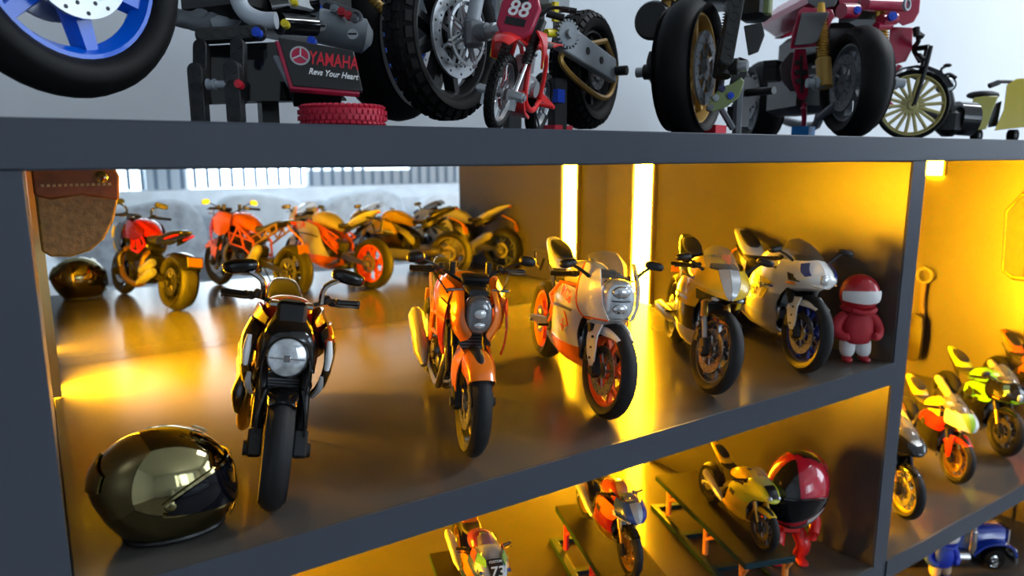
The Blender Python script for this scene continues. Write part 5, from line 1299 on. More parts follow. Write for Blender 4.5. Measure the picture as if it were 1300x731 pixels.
b.cyl(q, q+Vector((.0, -.09, .0)), .010, n=10); b.box(q+Vector((-.02, .0, -.06)), (.05, .03, .05)); mk('gear_wheel', b, black, rt, S)
b = B(); q = AT(918, 135, 1.80); b.tube([AT(905, 120, 1.75), AT(930, 163, 1.80)], .008, 6, False); b.tube([AT(940, 80, 1.8), (AT(936, 150, 1.84).x, AT(936, 150, 1.84).y, .045)], .012, 6, False); mk('side_stand', b, mgrey, rt, S)
q = AT(908, 160, 1.74); b = B(); b.box((q.x, q.y, .056), (.07, .03, .026), Rz(20)); mk('prop_foot', b, pinr, rt, S)

# ---- deep red race machine --------------------------------------------------------
hR = Vector((-.545, -.84, 0)).normalized(); lR = Vector((-hR.y, hR.x, 0)); fcR = AT(1086, 101, 2.0); fcR.z = .042+.152; rcR = fcR-hR*.75
bb = (fcR+rcR)/2; rt = uroot('brick_built_motorcycle', 'deep red brick-built race motorcycle with gold front fork on the top board', 'motorcycle', (bb.x, bb.y, .042), TG)
wheel(rt, 'front_wheel', 0, .30, .17, .205, mgrey, S, WT(fcR, .152, hR), 5, 'Y', disc=.15, dsides=(-1, 1), tm=rub, disc_m=mgrey)
wheel(rt, 'rear_wheel', 0, .30, .20, .20, mgrey, S, WT(rcR, .152, hR), 5, 'Y', disc=.12, dsides=(-1,), tm=rub, disc_m=mgrey)
for s in (-1, 1):
    q0 = fcR+lR*s*.085; q1 = q0-hR*.07+Vector((0, 0, .22))
    b = B(); b.tube([q0.lerp(q1, .1), q1], .014, 12, False); f_ = mk('fork_leg', b, goldm, rt, S)
    b = B(); b.tube([q0-(q1-q0)*.05, q0.lerp(q1, .30)], .021, 12, False); mk('fork_foot', b, gold2, f_, S)
    b = B()
    for i in range(16): q = q0.lerp(q1, .34+.5*i/15); b.lathe([(.014, -.002), (.020, 0), (.014, .002)], q, 'z', 14)
    mk('coil_spring', b, gold2, f_, S)
    b = B(); b.cyl(q0, q0+lR*s*.05, .013, n=12); b.cyl(q0+lR*s*.02, q0+lR*s*.03, .018, n=12); mk('axle_cap', b, lgrey, f_, S)
def slab(nm, pts, c0, c1, m, parent=None, **k):
    n = len(pts); b = B(); dc = c1-c0
    b.add([AT(x, y, c if len(q) else c0) for (x, y, *q) in pts for c in ((q[0] if q else c0),)]+[AT(x, y, (q[0] if q else c0)+dc) for (x, y, *q) in pts], [tuple(range(n)), tuple(range(2*n-1, n-1, -1))]+[(i, i+n, (i+1) % n+n, (i+1) % n) for i in range(n)])
    return mk(nm, b, m, parent or rt, S, bev=.0006, **k)
sp_ = slab('side_fairing', [(1014, 14), (1020, 9), (1056, 12), (1060, 20), (1042, 52), (1034, 59), (1003, 62), (1005, 45)], 2.02, 2.05, magenta)
slab('grey_panel', [(1018, 16), (1053, 15), (1038, 52), (1032, 56), (1008, 58)], 2.005, 2.015, greyp, sp_)
slab('upper_fairing', [(1022, -20), (1072, -20), (1060, 8), (1040, 12), (1026, 4)], 2.02, 2.08, greyp)
slab('upper_fairing', [(1062, -12), (1170, -15), (1167, 16), (1160, 28), (1146, 33), (1130, 20), (1066, 8)], 2.06, 2.16, magenta)
b = B(); b.cyl(AT(1098, 5, 1.96), AT(1150, 7, 2.02), .017, n=14); b.cyl(AT(1068, 14, 1.94), AT(1086, 14, 1.96), .02, n=14); b.cyl(AT(1118, 26, 1.98), AT(1136, 24, 2.0), .016, n=14); b.cyl(AT(1112, 34, 1.98), AT(1130, 32, 2.0), .012, n=14); mk('frame_tube', b, magenta, rt, S)
b = B(); q = AT(1151, 6, 1.97); b.lathe([(.012, -.004), (.016, -.004), (.016, .004), (.012, .004)], q, 'y', 18, closed=True); mk('tube_end_ring', b, lgrey, rt, S)
pin(rt, AT(1089, 12, 1.93), .010, pinb); pin(rt, AT(1134, 20, 1.96), .012, pinb)
slab('side_fairing', [(1130, 34), (1159, 35), (1158, 62), (1150, 78), (1136, 82), (1126, 80)], 2.14, 2.17, magenta)
for x, y in ((1010, 95),): pass
lp = slab('slotted_panel', [(1009, 62), (1023, 62), (1024, 72), (1027, 96), (1026, 120), (1021, 128), (1014, 126), (1008, 112), (1004, 96), (1006, 80)], 2.10, 2.13, magenta)
for x, y in ((1012, 80), (1012, 92), (1013, 103), (1022, 92), (1022, 104)): 
    b = B(); q = AT(x, y, 2.095); b.cyl(q, q+VB*.004, .008, n=12); mk('peg_hole', b, decalk, lp, S)
slab('slot', [(1015, 70), (1019, 70), (1020, 118), (1016, 118)], 2.093, 2.098, decalk, lp)
slab('inner_cowl', [(1003, 66), (1012, 66), (1014, 116), (1003, 116), (992, 102), (990, 84), (996, 74)], 2.16, 2.22, greyp)
b = B(); b.box(AT(982, 82, 2.25), (.07, .04, .02), Rz(20)); b.box(AT(980, 95, 2.25), (.06, .04, .04), Rz(20)); mk('foot_peg', b, black, rt, S)
b = B(); mid = (fcR+rcR)/2; R = Rz(math.degrees(atan2(hR.y, hR.x)))
b.box(mid+Vector((0, 0, .02)), (.30, .13, .17), R, ch=.02); b.box(mid+hR*.10+Vector((0, 0, .13)), (.36, .12, .10), R, ch=.02); b.box(AT(1098, 18, 2.12), (.12, .10, .05), R); mk('engine', b, black, rt, S)
for x, y in ((1083, 18), (1118, 22), (1035, 85), (1032, 96), (1112, 12)):
    b = B(); q = AT(x, y, 2.03 if y < 50 else 2.14); b.box(q, (.018, .012, .006)); mk('white_axle', b, decalw, rt, S)
for pp, rr in (([mid+lR*.07+Vector((0, 0, -.06)), mid+lR*.09-hR*.1+Vector((0, 0, -.1)), rcR+lR*.1+Vector((0, 0, -.07))], .016), ([AT(1040, 150, 2.12), AT(1050, 142, 2.09), AT(1062, 132, 2.05)], .012)):
    b = B(); b.tube(pp, rr, 8); mk('exhaust_pipe', b, mgrey, rt, S)
b = B(); b.box(mid+hR*.0+Vector((0, 0, .26)), (.55, .13, .10), R, ch=.04); mk('fuel_tank', b, magenta, rt, S)
b = B(); q = AT(1020, 163, 2.15); b.box((q.x, q.y, .062), (.07, .05, .038), Rz(20)); mk('blue_prop', b, mat('sky_blue_plastic', (.01, .22, .65), .4), rt, S)
b = B(); b.tube([AT(1021, 130, 2.12), AT(1021, 150, 2.14), (q.x, q.y, .075)], .008, 6, False); b.lathe([(.001, -.01), (.010, 0), (.001, .01)], AT(1020, 138, 2.11), 'z', 10); mk('prop_rod', b, magenta, rt, S)
b = B()
for pts in ([(1128, 88), (1140, 100), (1122, 118)], [(1142, 84), (1126, 106)], [(1118, 122), (1132, 136)]): b.tube([AT(x, y, 2.30) for x, y in pts], .010, 6, False)
mk('trellis_frame', b, magenta, rt, S)
b = B(); b.tube([AT(1146, 86, 2.28), AT(1128, 112, 2.28)], .006, 6, False); mk('white_rod', b, decalw, rt, S)

# ---- small red dirt bike 88 ----------------------------------------------------------
def dirtbike():
    ZK[0] = .80; G = .047; rt = place('toy_dirt_bike', 'small red toy dirt bike with number 88 plate standing on the top board', .660, 1.055, .042, 50, 13, G, None, 'motorcycle'); T = steerT(0, .34, 0)
    wheel(rt, 'front_wheel', 0, .34, .10, .27, steel, G, T, 12, 'wire', disc=.12, dsides=(1,), knobs=True, tm=rub, hi=False)
    wheel(rt, 'rear_wheel', -1.42, .33, .13, .25, steel, G, None, 12, 'wire', disc=.10, dsides=(1,), knobs=True, tm=rub, hi=False)
    for s in (-1, 1):
        b = B(T); b.tube([fk(.0, .34, s*.12), fk(.50, .34, s*.12)], .026, 10, False); f = mk('fork_leg', b, chrome, rt, G)
        b = B(T); b.tube([fk(.42, .34, s*.12), fk(.46, .34, s*.12), fk(1.0, .34, s*.12)], [.042, .05, .046], 12, False)
        for i in range(6): b.lathe([(.048, -.012), (.058, 0), (.048, .012)], fk(.46+.05*i, .34, s*.12), 'z', 12)
        mk('fork_gaiter', b, black, f, G)
        b = B(T); b.cyl((0, s*.07, .34), (0, s*.22, .34), .055, n=18); b.cyl((0, s*.22, .34), (0, s*.24, .34), .035, n=14); b.box((.02, s*.14, .25), (.05, .05, .10)); mk('axle_drum', b, silverpl, f, G)
    b = B(T); b.grid([[(.08, -.10, .95), (.10, 0, .98), (.08, .10, .95)], [(.19, -.09, .90), (.21, 0, .93), (.19, .09, .90)], [(.25, -.06, .84), (.265, 0, .86), (.25, .06, .84)]], .02); b.grid([[(-.15, -.11, .92), (-.15, 0, .95), (-.15, .11, .92)], [(.12, -.11, .93), (.12, 0, .96), (.12, .11, .93)]], .02); mk('front_fender', b, bred, rt, G)
    b = B(T); c = Vector((-.02, 0, 1.20)); R = Ry(-14)
    out = [(-.10, -.24), (.10, -.24), (.17, -.14), (.185, .12), (.13, .25), (-.13, .25), (-.185, .12), (-.17, -.14)]
    b.add([c+R @ Vector((.02, y, z)) for y, z in out]+[c+R @ Vector((-.04, y*1.04, z*1.04)) for y, z in out], [tuple(range(8)), tuple(range(15, 7, -1))]+[(i, i+8, (i+1) % 8+8, (i+1) % 8) for i in range(8)])
    npz = mk('number_plate', b, magenta, rt, G, bev=.0008)
    b = B(T); b.box(c+R @ Vector((.0235, 0, -.08)), (.004, .19, .09), R); b.box(c+R @ Vector((.0235, 0, .17)), (.004, .12, .05), R); mk('decal_patch', b, decalk, npz, G)
    text('lettering', '88', .20, decalw, npz, G, T @ (c+R @ Vector((.03, 0, .06))), basis((0, 1, 0), R @ Vector((0, 0, 1)), R @ Vector((1, 0, 0))), .006, .12)
    b = B(T); b.tube([(-.28, 0, 1.27), (-.28, .12, 1.28), (-.30, .22, 1.40), (-.36, .42, 1.42)], .02, 8); b.tube([(-.28, 0, 1.27), (-.28, -.12, 1.28), (-.30, -.22, 1.40), (-.36, -.42, 1.42)], .02, 8)
    for s in (-1, 1): b.cyl((-.33, s*.30, 1.41), (-.36, s*.44, 1.42), .034, n=10); b.tube([(-.26, s*.28, 1.41), (-.24, s*.40, 1.40)], .012, 6, False)
    mk('handlebar', b, black, rt, G)
    b = B(); b.sel([(-.30, 1.05, .05, .08, 2.5), (-.42, 1.08, .12, .12, 2.5), (-.62, 1.04, .12, .11, 2.5), (-.75, .98, .08, .06, 2.5)]); mk('fuel_tank', b, bred, rt, G, sub=1)
    for s in (-1, 1):
        b = B(); b.grid([[(-.20, s*.14, 1.10), (-.45, s*.17, 1.12)], [(-.16, s*.24, .95), (-.45, s*.20, .95)], [(-.24, s*.25, .72), (-.42, s*.20, .74)]], .02); sh = mk('radiator_shroud', b, bred, rt, G)
        b = B(); b.tube([(-.19, s*.245, .93), (-.26, s*.26, .73), (-.40, s*.22, .72)], .012, 5, False); mk('yellow_trim', b, yel, sh, G)
    b = B(); b.box((-.66, 0, .50), (.30, .20, .26), ch=.03); b.box((-.55, 0, .74), (.16, .17, .22), Ry(12), ch=.02)
    for s in (-1, 1): b.cyl((-.68, s*.08, .48), (-.68, s*.14, .48), .10, n=16)
    mk('engine', b, silverpl, rt, G)
    b = B()
    for s in (-1, 1):
        b.tube([(-.28, s*.05, 1.06), (-.36, s*.10, .70), (-.40, s*.12, .34), (-.70, s*.13, .24), (-.95, s*.12, .36)], .028, 8); b.tube([(-.32, s*.08, 1.0), (-.8, s*.13, .90), (-.95, s*.12, .40)], .024, 8)
        b.cyl((-.90, s*.12, .32), (-.90, s*.30, .32), .022, n=8)
    mk('frame', b, bred, rt, G)
    b = B(); b.grid([[(-.34, -.12, .42), (-.34, .12, .42)], [(-.42, -.14, .24), (-.42, .14, .24)], [(-.70, -.12, .18), (-.70, .12, .18)]], .03); mk('skid_plate', b, bred, rt, G)
    swing(rt, G, -.95, .42, -1.42, .33, bred)
    b = B(); b.sel([(-.62, 1.05, .06, .04, 3), (-.8, 1.02, .10, .05, 3), (-1.2, 1.08, .09, .045, 3), (-1.3, 1.10, .05, .03, 3)]); mk('seat', b, seatm, rt, G, sub=1)
    b = B(); b.grid([[(-1.15, -.09, 1.08), (-1.15, .09, 1.08)], [(-1.45, -.09, 1.16), (-1.45, .09, 1.16)], [(-1.72, -.05, 1.18), (-1.72, .05, 1.18)]], .02); mk('rear_fender', b, bred, rt, G)
    b = B(); b.tube([(-.5, -.1, .7), (-.36, -.16, .55), (-.6, -.2, .7), (-1.0, -.16, .85), (-1.35, -.15, .95)], .035, 8); mk('exhaust', b, steel, rt, G)
    stand(rt, G)
dirtbike(); ZK[0] = 1.0

# ---- black vintage bike with gold spoked wheel ------------------------------------------
wc = AT(1158, 133, 2.15); wc.z = .042+.102; hS = Vector((.78, -.60, 0))
nrm = -Vector((wc.x, wc.y, 0)).normalized(); hS = Vector((nrm.y, -nrm.x, 0)); hS = (hS*.97+nrm*.24).normalized()
if hS.x > 0: hS = -hS
bb = wc-hS*.15; rt = uroot('vintage_motorcycle_model', 'black vintage motorcycle model with gold spoked front wheel and round headlight on the top board', 'motorcycle', (bb.x, bb.y, .042))
palegold = mat('pale_gold_metal', (0.55, 0.48, 0.20), 0.35, .5)
wheel(rt, 'front_wheel', 0, .30, .07, .262, palegold, S, WT(wc, .102, hS), 18, 'solidwire', disc=.06, dsides=(), tm=rub, spw=.030, rimw=.02)
lS = Vector((-hS.y, hS.x, 0))
b = B()
for s in (-1, 1): b.tube([wc+lS*s*.022, wc+lS*s*.024+Vector((0, 0, .10))-hS*.02, wc+lS*s*.02+Vector((0, 0, .165))-hS*.03], .006, 8)
mk('fork', b, satin, rt, S)
b = B(); hb = AT(1166, 60, 2.15); b.tube([AT(1163, 38, 2.1), AT(1166, 52, 2.12), AT(1160, 62, 2.15), AT(1168, 78, 2.12)], .007, 8); b.tube([AT(1164, 42, 2.1), AT(1172, 47, 2.1)], .008, 6, False); b.tube([AT(1166, 70, 2.12), AT(1172, 76, 2.1)], .008, 6, False); b.cyl(AT(1163, 35, 2.1), AT(1164, 46, 2.1), .010, n=10); b.tube([AT(1160, 62, 2.15), wc+Vector((0, 0, .165))-hS*.03], .008, 8, False); mk('handlebar', b, black, rt, S)
b = B(); 
for k in range(9):
    a = radians(20+k*17)
rows = []
for k in range(9):
    a = radians(25+k*16); rows.append([wc+hS*cos(a)*.113+Vector((0, 0, sin(a)*.113))+lS*y for y in (-.02, 0, .02)])
b.grid(rows, .004, up=1); mk('front_fender', b, black, rt, S)
b = B(); c = AT(1203, 107, 2.2); M_ = Matrix.Translation(c) @ basis(VR, VU, VB).to_4x4(); b = B(M_); b.lathe([(.001, -.04), (.018, -.035), (.024, 0), (.024, .006)], (0, 0, 0), 'z', 22); hl = mk('headlight', b, gloss, rt, S); b = B(M_); b.lathe([(.001, .010), (.014, .009), (.021, .004)], (0, 0, 0), 'z', 22); mk('headlight_lens', b, lens, hl, S)
b = B(); b.tube([AT(1196, 96, 2.2), AT(1195, 88, 2.2), AT(1201, 84, 2.2)], .004, 6); b.ell(AT(1203, 83, 2.2), (.012, .012, .006)); b.tube([AT(1196, 97, 2.2), AT(1205, 94, 2.2), AT(1214, 99, 2.2)], .005, 6); mk('mirror', b, black, rt, S)
b = B(); b.tube([AT(1172, 96, 2.2), AT(1190, 96, 2.22), AT(1204, 120, 2.25), AT(1208, 150, 2.25)], .014, 8); b.tube([AT(1152, 90, 2.2), AT(1165, 96, 2.2)], .014, 8); q = AT(1205, 145, 2.28); b.box((q.x, q.y, .10), (.10, .07, .09), Rz(30), ch=.02); mk('engine', b, black, rt, S)
M_ = Matrix.Translation(AT(1224, 150, 2.28)) @ basis(VR, VU, VB).to_4x4(); b = B(M_); b.cyl((-.03, 0, 0), (.025, -.004, 0), .052, n=26); b.cyl((-.034, 0, 0), (-.03, 0, 0), .040, n=24); mk('drum', b, gloss, rt, S)
b = B(); q = AT(1215, 160, 2.3); b.tube([wc, q], .012, 8, False); mk('lower_frame', b, satin, rt, S)
# ---- yellow three wheeler ------------------------------------------------------------------
bb = AT(1270, 160, 2.45); rt = uroot('yellow_toy_tricycle', 'yellow toy motor tricycle with black seat at the right end of the top board', 'toy vehicle', (bb.x, bb.y, .042))
oliveyel = mat('olive_yellow_paint', (0.32, 0.29, 0.005), 0.3, coat=.5)
slab('body', [(1236, 124), (1250, 122), (1268, 122), (1260, 140), (1252, 164), (1236, 166), (1228, 150)], 2.38, 2.50, oliveyel, rt)
b = B(); b.sel([(0, 0, .03, .010, 2.5), (.03, .004, .045, .014, 2.5), (.08, .002, .045, .014, 2.5), (.10, 0, .03, .01, 2.5)]); q = AT(1238, 121, 2.40); b.v = [q+Vector(p) for p in b.v]; mk('seat', b, seatm, rt, S, sub=1)
b = B(); b.tube([AT(1257, 109, 2.4), AT(1268, 104, 2.4), AT(1284, 104, 2.42)], .006, 8); b.cyl(AT(1256, 109, 2.4), AT(1268, 104.5, 2.4), .009, n=10); mk('handlebar', b, black, rt, S)
slab('front_body', [(1278, 108), (1290, 100), (1312, 98), (1312, 160), (1268, 165), (1262, 166), (1274, 140)], 2.40, 2.55, mat('bright_yellow_paint', (.55, .43, .0), .25, coat=.6), rt)
slab('step_panel', [(1256, 138), (1266, 130), (1272, 128), (1266, 160), (1254, 162)], 2.42, 2.47, black, rt)
for x in (1240, 1286, 1312):
    q = AT(x, 168, 2.44); q.z = .062; b = B(); b.lathe([(.008, -.012), (.020, -.012), (.020, .012), (.008, .012)], q, 'y', 20, closed=True, R=None); w_ = mk('wheel', b, rub, rt, S); b = B(); b.lathe([(.001, -.011), (.008, -.011), (.008, .011), (.001, .011)], q, 'y', 12); mk('hub', b, silverpl, w_, S)
# ================================================================ LOWER LEFT COMPARTMENT
LOW = 'small motorcycle models on display tables'
zb = -1.05
def table(nm_label, A, ln, wd, head, board_m, leg_m, base_m, zf=-1.161):
    d = Vector((-sin(radians(head)), -cos(radians(head)), 0)); w = Vector((d.y*-1, d.x, 0)); w = Vector((cos(radians(head)), -sin(radians(head)), 0))
    A = Vector((A[0], A[1], 0)); c = A+d*ln/2+w*wd/2
    rt = uroot('display_table', nm_label, 'display table', (c.x, c.y, zf)); 
    def Q(u, v, z): return A+d*u*ln+w*v*wd+Vector((0, 0, z))
    b = B(); b.hexa([Q(0, 0, zb-.018), Q(1, 0, zb-.018), Q(1, 1, zb-.018), Q(0, 1, zb-.018)], [Q(0, 0, zb-.002), Q(1, 0, zb-.002), Q(1, 1, zb-.002), Q(0, 1, zb-.002)]); mk('table_board', b, base_m, rt, S, bev=.0003)
    b = B(); b.hexa([Q(.004, .01, zb-.002), Q(.996, .01, zb-.002), Q(.996, .99, zb-.002), Q(.004, .99, zb-.002)], [Q(.004, .01, zb), Q(.996, .01, zb), Q(.996, .99, zb), Q(.004, .99, zb)]); mk('board_surface', b, board_m, rt, S)
    for u in (.16, .60, .95):
        for v in (.06, .94):
            b = B(); b.cyl(Q(u, v, zf+.012), Q(u, v, zb-.018), .0085, n=10); lg = mk('leg', b, leg_m, rt, S)
            b = B(); b.cyl(Q(u, v, zf+.06), Q(min(u+.09, .99), v, zb-.02), .006, n=8); mk('strut', b, leg_m, lg, S)
    for v in (-.12, .88):
        b = B(); b.hexa([Q(.02, v, zf), Q(.98, v, zf), Q(.98, v+.12, zf), Q(.02, v+.12, zf)], [Q(.02, v, zf+.014), Q(.98, v, zf+.014), Q(.98, v+.12, zf+.014), Q(.02, v+.12, zf+.014)]); mk('base_rail', b, base_m, rt, S, bev=.0003)
    for u in (.02, .36, .70, .94):
        b = B(); b.hexa([Q(u, 0, zf), Q(u+.04, 0, zf), Q(u+.04, .88, zf), Q(u, .88, zf)], [Q(u, 0, zf+.012), Q(u+.04, 0, zf+.012), Q(u+.04, .88, zf+.012), Q(u, .88, zf+.012)]); mk('cross_rail', b, base_m, rt, S, bev=.0003)
    return rt
sandg = mat('glitter_black_sandpaper', (0.010, 0.010, 0.009), 0.7, spec=.04, noise=.75, nscale=2600, col2=(.045, .038, .02), bump=.5)
teal = mat('dark_teal_plastic', (0.012, 0.035, 0.045), 0.5, spec=.15)
orleg = mat('salmon_orange_plastic', (0.75, 0.27, 0.06), 0.45)
pinkleg = mat('pink_red_plastic', (0.62, 0.03, 0.07), 0.4)
table('display table with dark sparkling top and salmon legs under the yellow sports motorcycle', (1.637, 1.612), .545, .150, 19.5, sandg, orleg, teal)
table('display table with dark sparkling top and pink-red legs under the blue, white and red motorcycle', (1.231, 1.625), .50, .165, 19.5, sandg, pinkleg, teal)
table('display table with dark top under the number 73 motorcycle', (.790, 1.60), .50, .165, 17, sandg, teal, teal)
ZK[0] = .86
burg = mat('burgundy_paint', (.30, .008, .02), .25, coat=.6)
rwb = mat('pale_blue_white_paint', (.55, .60, .68), .25, coat=.6)
magp = mat('magenta_violet_paint', (.22, .02, .16), .25, coat=.6)
rt73, T73 = sport(dict(label='racing motorcycle model with number 73 on its nose, violet tank and green accents', pos=(.742, 1.205, zb), head=17, lean=2, G=.055, kind='sport', nshape='bmw', lights='none', hi=False, body=rwb, side=orange, side2=bluep, belly=bluep, nose=rwb, cheek=bluep, rim=goldm, fender=bluep, tank=magp, tailc=orange, mirrors=False, group=LOW, plate=False, panel=(mat('number_panel_black', (.015, .015, .02), .4), 'black number panel')))
YK[0] = .86; text('lettering', '73', .155, decalw, rt73, .055, (.135, 0, .945), basis((0, 1, 0), (-.70, 0, .71), (.71, 0, .70)), .002, .15)
text('lettering', 'CUSTOM', .034, decalw, rt73, .055, (.055, 0, 1.03), basis((0, 1, 0), (-.62, 0, .78), (.78, 0, .62)), .002)
grn = mat('emerald_decal', (.01, .28, .12), .3); rdd = mat('crimson_decal', (.5, .01, .03), .3)
for s in (-1, 1):
    b = B(); b.grid([[(-.02, s*.10, 1.025), (-.14, s*.16, 1.04)], [(.06, s*.11, .965), (-.10, s*.20, .95)]], .006); mk('green_flash', b, grn, rt73, .055)
    b = B(); b.grid([[(-.16, s*.17, 1.03), (-.28, s*.18, 1.03)], [(-.12, s*.21, .94), (-.28, s*.215, .94)]], .006); mk('red_flash', b, rdd, rt73, .055)
    b = B(); b.cyl((.05, s*.165, .90), (.05, s*.185, .90), .022, n=12); mk('round_decal', b, bluep, rt73, .055)
rtH, TH = sport(dict(label='small sports motorcycle model in blue, white, red and orange on the middle display table', pos=(1.166, 1.231, zb), head=19.5, lean=3, G=.056, kind='r1', nshape='r1', lights='none', hi=False, body=white, side=orange, side2=burg, belly=goldm, nose=bluep, cheek=burg, rim=goldm, fender=gloss, tank=mat('vermilion_paint', (.6, .06, .02), .25, coat=.6), tailc=gloss, mirrors=False, group=LOW, plate=False, disc=goldm, fork_l=goldm, fork_u=goldm))
for s in (-1, 1):
    b = B(); b.grid([[(.03, s*.065, 1.0), (-.08, s*.145, 1.0), (-.22, s*.185, .99)], [(.07, s*.085, .965), (-.05, s*.17, .95), (-.22, s*.205, .94)]], .008); mk('crimson_flash', b, burg, rtH, .056)
    b = B(); b.grid([[(.15, s*.02, .86), (.06, s*.13, .825), (-.15, s*.228, .83)], [(.16, s*.008, .79), (.03, s*.128, .755), (-.14, s*.22, .76)]], .010); mk('white_flash', b, white, rtH, .056)
limey = mat('lemon_yellow_paint', (.60, .60, .03), .25, coat=.6)
sport(dict(label='small lemon yellow sports motorcycle model on the table beside the red and black helmet', pos=(1.551, 1.119, zb), head=19.5, lean=3, G=.0515, kind='sport', nshape='bmw', lights='big', hi=False, body=limey, side=limey, side2=yellowp, belly=yellowp, nose=limey, cheek=limey, rim=dsteel, fender=yellowp, tank=yellowp, tailc=yellowp, mirrors=False, group=LOW, plate=False, panel=(satin, 'black V-shaped nose panel'), fork_l=goldm, fork_u=goldm, lean_=2))
ZK[0] = 1.0; YK[0] = 1.0
# red robot figure carrying the large helmet
hc = AT(1022, 617, 2.0)
fp = Vector((1.725, 1.165, 0))
rb = root('red_toy_figure', 'red jointed toy figure under the large red and black helmet', 'toy figure', U(fp.x, fp.y, -1.161), Rz(-125)); G = .075
gm = mat('dark_gunmetal', (.06, .055, .06), .3, .7); flame = mat('flame_orange_plastic', (.7, .16, .03), .3)
b = B(); b.box((0, 0, .52), (.20, .30, .22), ch=.04); b.box((.03, 0, .38), (.16, .22, .10), ch=.03); b.box((0, 0, .66), (.14, .20, .08), ch=.03); mk('torso', b, redcloth if False else bred, rb, G)
b = B(); b.box((.10, 0, .54), (.05, .18, .12), ch=.02); mk('chest_plate', b, gm, rb, G)
for s in (-1, 1):
    b = B(); b.tube([(0, s*.19, .60), (.03, s*.25, .46), (.14, s*.20, .36)], [.06, .055, .05], 12); b.ell((0, s*.20, .62), (.075, .07, .075)); b.box((.17, s*.18, .34), (.08, .07, .07), ch=.02); mk('arm', b, bred, rb, G)
    b = B(); b.tube([(0, s*.09, .34), (.09, s*.13, .22), (.0, s*.13, .06)], [.07, .07, .06], 12); b.ell((.09, s*.13, .22), (.06, .06, .06)); b.box((.05, s*.13, .03), (.22, .10, .06), ch=.02); lg = mk('leg', b, bred, rb, G)
    b = B(); b.box((.13, s*.13, .22), (.03, .07, .08), ch=.01); b.tube([(.04, s*.17, .30), (.10, s*.19, .22)], .015, 6, False); mk('knee_plate', b, flame if s > 0 else silverpl, lg, G)
b = B(); b.tube([(.0, -.04, .68), (.0, 0, .78), (0, .04, .68)], .05, 8, False); mk('neck', b, gm, rb, G)
helm_red = mat('glossy_red_shell', (.50, .008, .03), .18, coat=.8)
helmet('miniature_helmet', 'glossy red and black miniature helmet with white stripe resting on a red toy figure', U(1.725, 1.135, -.990), -166, .0275, helm_red, visk, gloss, [((-34, 34, lambda t: 20, lambda t: 88-8*abs(2*t-1)), gloss, 'black_top_stripe'), ((48, 88, lambda t: -46, lambda t: -30), white, 'white_chin_stripe'), ((100, 150, lambda t: -46+6*t, lambda t: -20+30*t), gloss, 'black_side_flash'), ((-88, -48, lambda t: -46, lambda t: -30), white, 'white_chin_stripe'), ((120, 240, lambda t: 45, lambda t: 80), gloss, 'black_rear_flash')], tilt=16)

# ================================================================ RIGHT SECTION
ZK[0] = .86
RG = 'motorcycle models on the right-hand shelf'
zr = -1.163
rtB, TB = sport(dict(label='white and yellow racing motorcycle model with lime number panel and red front fender', pos=(2.672, 1.15, zr), head=37, lean=3, G=.074, kind='r1', nshape='r1', lights='none', hi=False, body=white, side=red, side2=gloss, belly=gloss, nose=white, cheek=white, rim=goldm, fender=bred, guard=True, tank=yellowp, tailc=yellowp, mirrors=False, group=RG, plate=False, npanel=mat('lime_number_panel', (.38, .62, .02), .3), disc=goldm, steer=8))
b = B()
for s in (-1, 1): b.grid([[(-.28, s*.19, .98), (-.60, s*.20, .96)], [(-.20, s*.235, .86), (-.60, s*.22, .86)]], .01)
mk('gold_side_panel', b, yellowp, rtB, .074)
sport(dict(label='bright green sports motorcycle model with dark wheels on the right-hand shelf', pos=(3.078, 1.165, zr), head=38, lean=3, G=.084, kind='gsx', nshape='gsx', lights='centre', hi=False, body=greenp, side=greenp, side2=gloss, belly=gloss, nose=gloss, rim=satin, fender=gloss, tank=greenp, tailc=limep, mirrors=True, group=RG, plate=False, steer=6))
rtD = sport(dict(label='orange sports motorcycle model cut by the right edge beside the green one', pos=(3.54, 1.15, zr), head=38, lean=3, G=.084, kind='sport', nshape='r1', lights='slit', hi=False, body=orange, side=orange, side2=gloss, belly=gloss, nose=orange, rim=satin, fender=orange, tank=orange, tailc=orange, mirrors=True, group=RG, plate=False, tail=.06))
sport(dict(label='black sports motorcycle model with yellow wheel rims tucked behind the divider', pos=(2.262, 1.115, zr), head=30, lean=3, G=.078, kind='sport', nshape='r1', lights='none', hi=False, body=gloss, side=gloss, side2=gloss, belly=gloss, nose=gloss, cheek=gloss, rim=yellowp, fender=gloss, tank=carbon, tailc=carbon, mirrors=False, group=RG, plate=False, screen=clear))
ZK[0] = 1.0; YK[0] = 1.0
# hanging things on the right wall
olvl = mat('olive_brown_leather', (.010, .008, .004), .4, noise=.4, nscale=150, bump=.4)
def wallpoly(name, label, cat, X, pts, th, m, trim=None):
    cy = sum(p[0] for p in pts)/len(pts); rt = uroot(name, label, cat, (X, cy, min(p[1] for p in pts)))
    b = B(); b.plate(pts, X-th, X, axis='x'); o = mk('body', b, m, rt, S, bev=.002)
    return rt, o
hx = 3.871
rt, o = wallpoly('hanging_leather_case', 'dark olive leather case hanging on the right wall at the picture edge', 'case', hx, [(1.565, -.26), (1.50, -.17), (1.36, -.165), (1.30, -.25), (1.30, -.53), (1.36, -.585), (1.50, -.585), (1.55, -.55)], .05, olvl)
b = B(); pts = [(hx-.052, y, z) for y, z in [(1.555, -.265), (1.50, -.185), (1.36, -.18), (1.31, -.25), (1.31, -.53), (1.36, -.57), (1.50, -.57), (1.54, -.545), (1.555, -.265)]]; b.tube(pts, .0025, 6, False); mk('edge_light_line', b, yellowp, rt, S)  # yellow line puts the amber light on the case edge into colour
b = B(); b.tube([(hx-.02, 1.43, -.17), (hx-.03, 1.43, -.10), (hx-.005, 1.43, -.08)], .007, 6); mk('hanging_strap', b, olvl, rt, S)
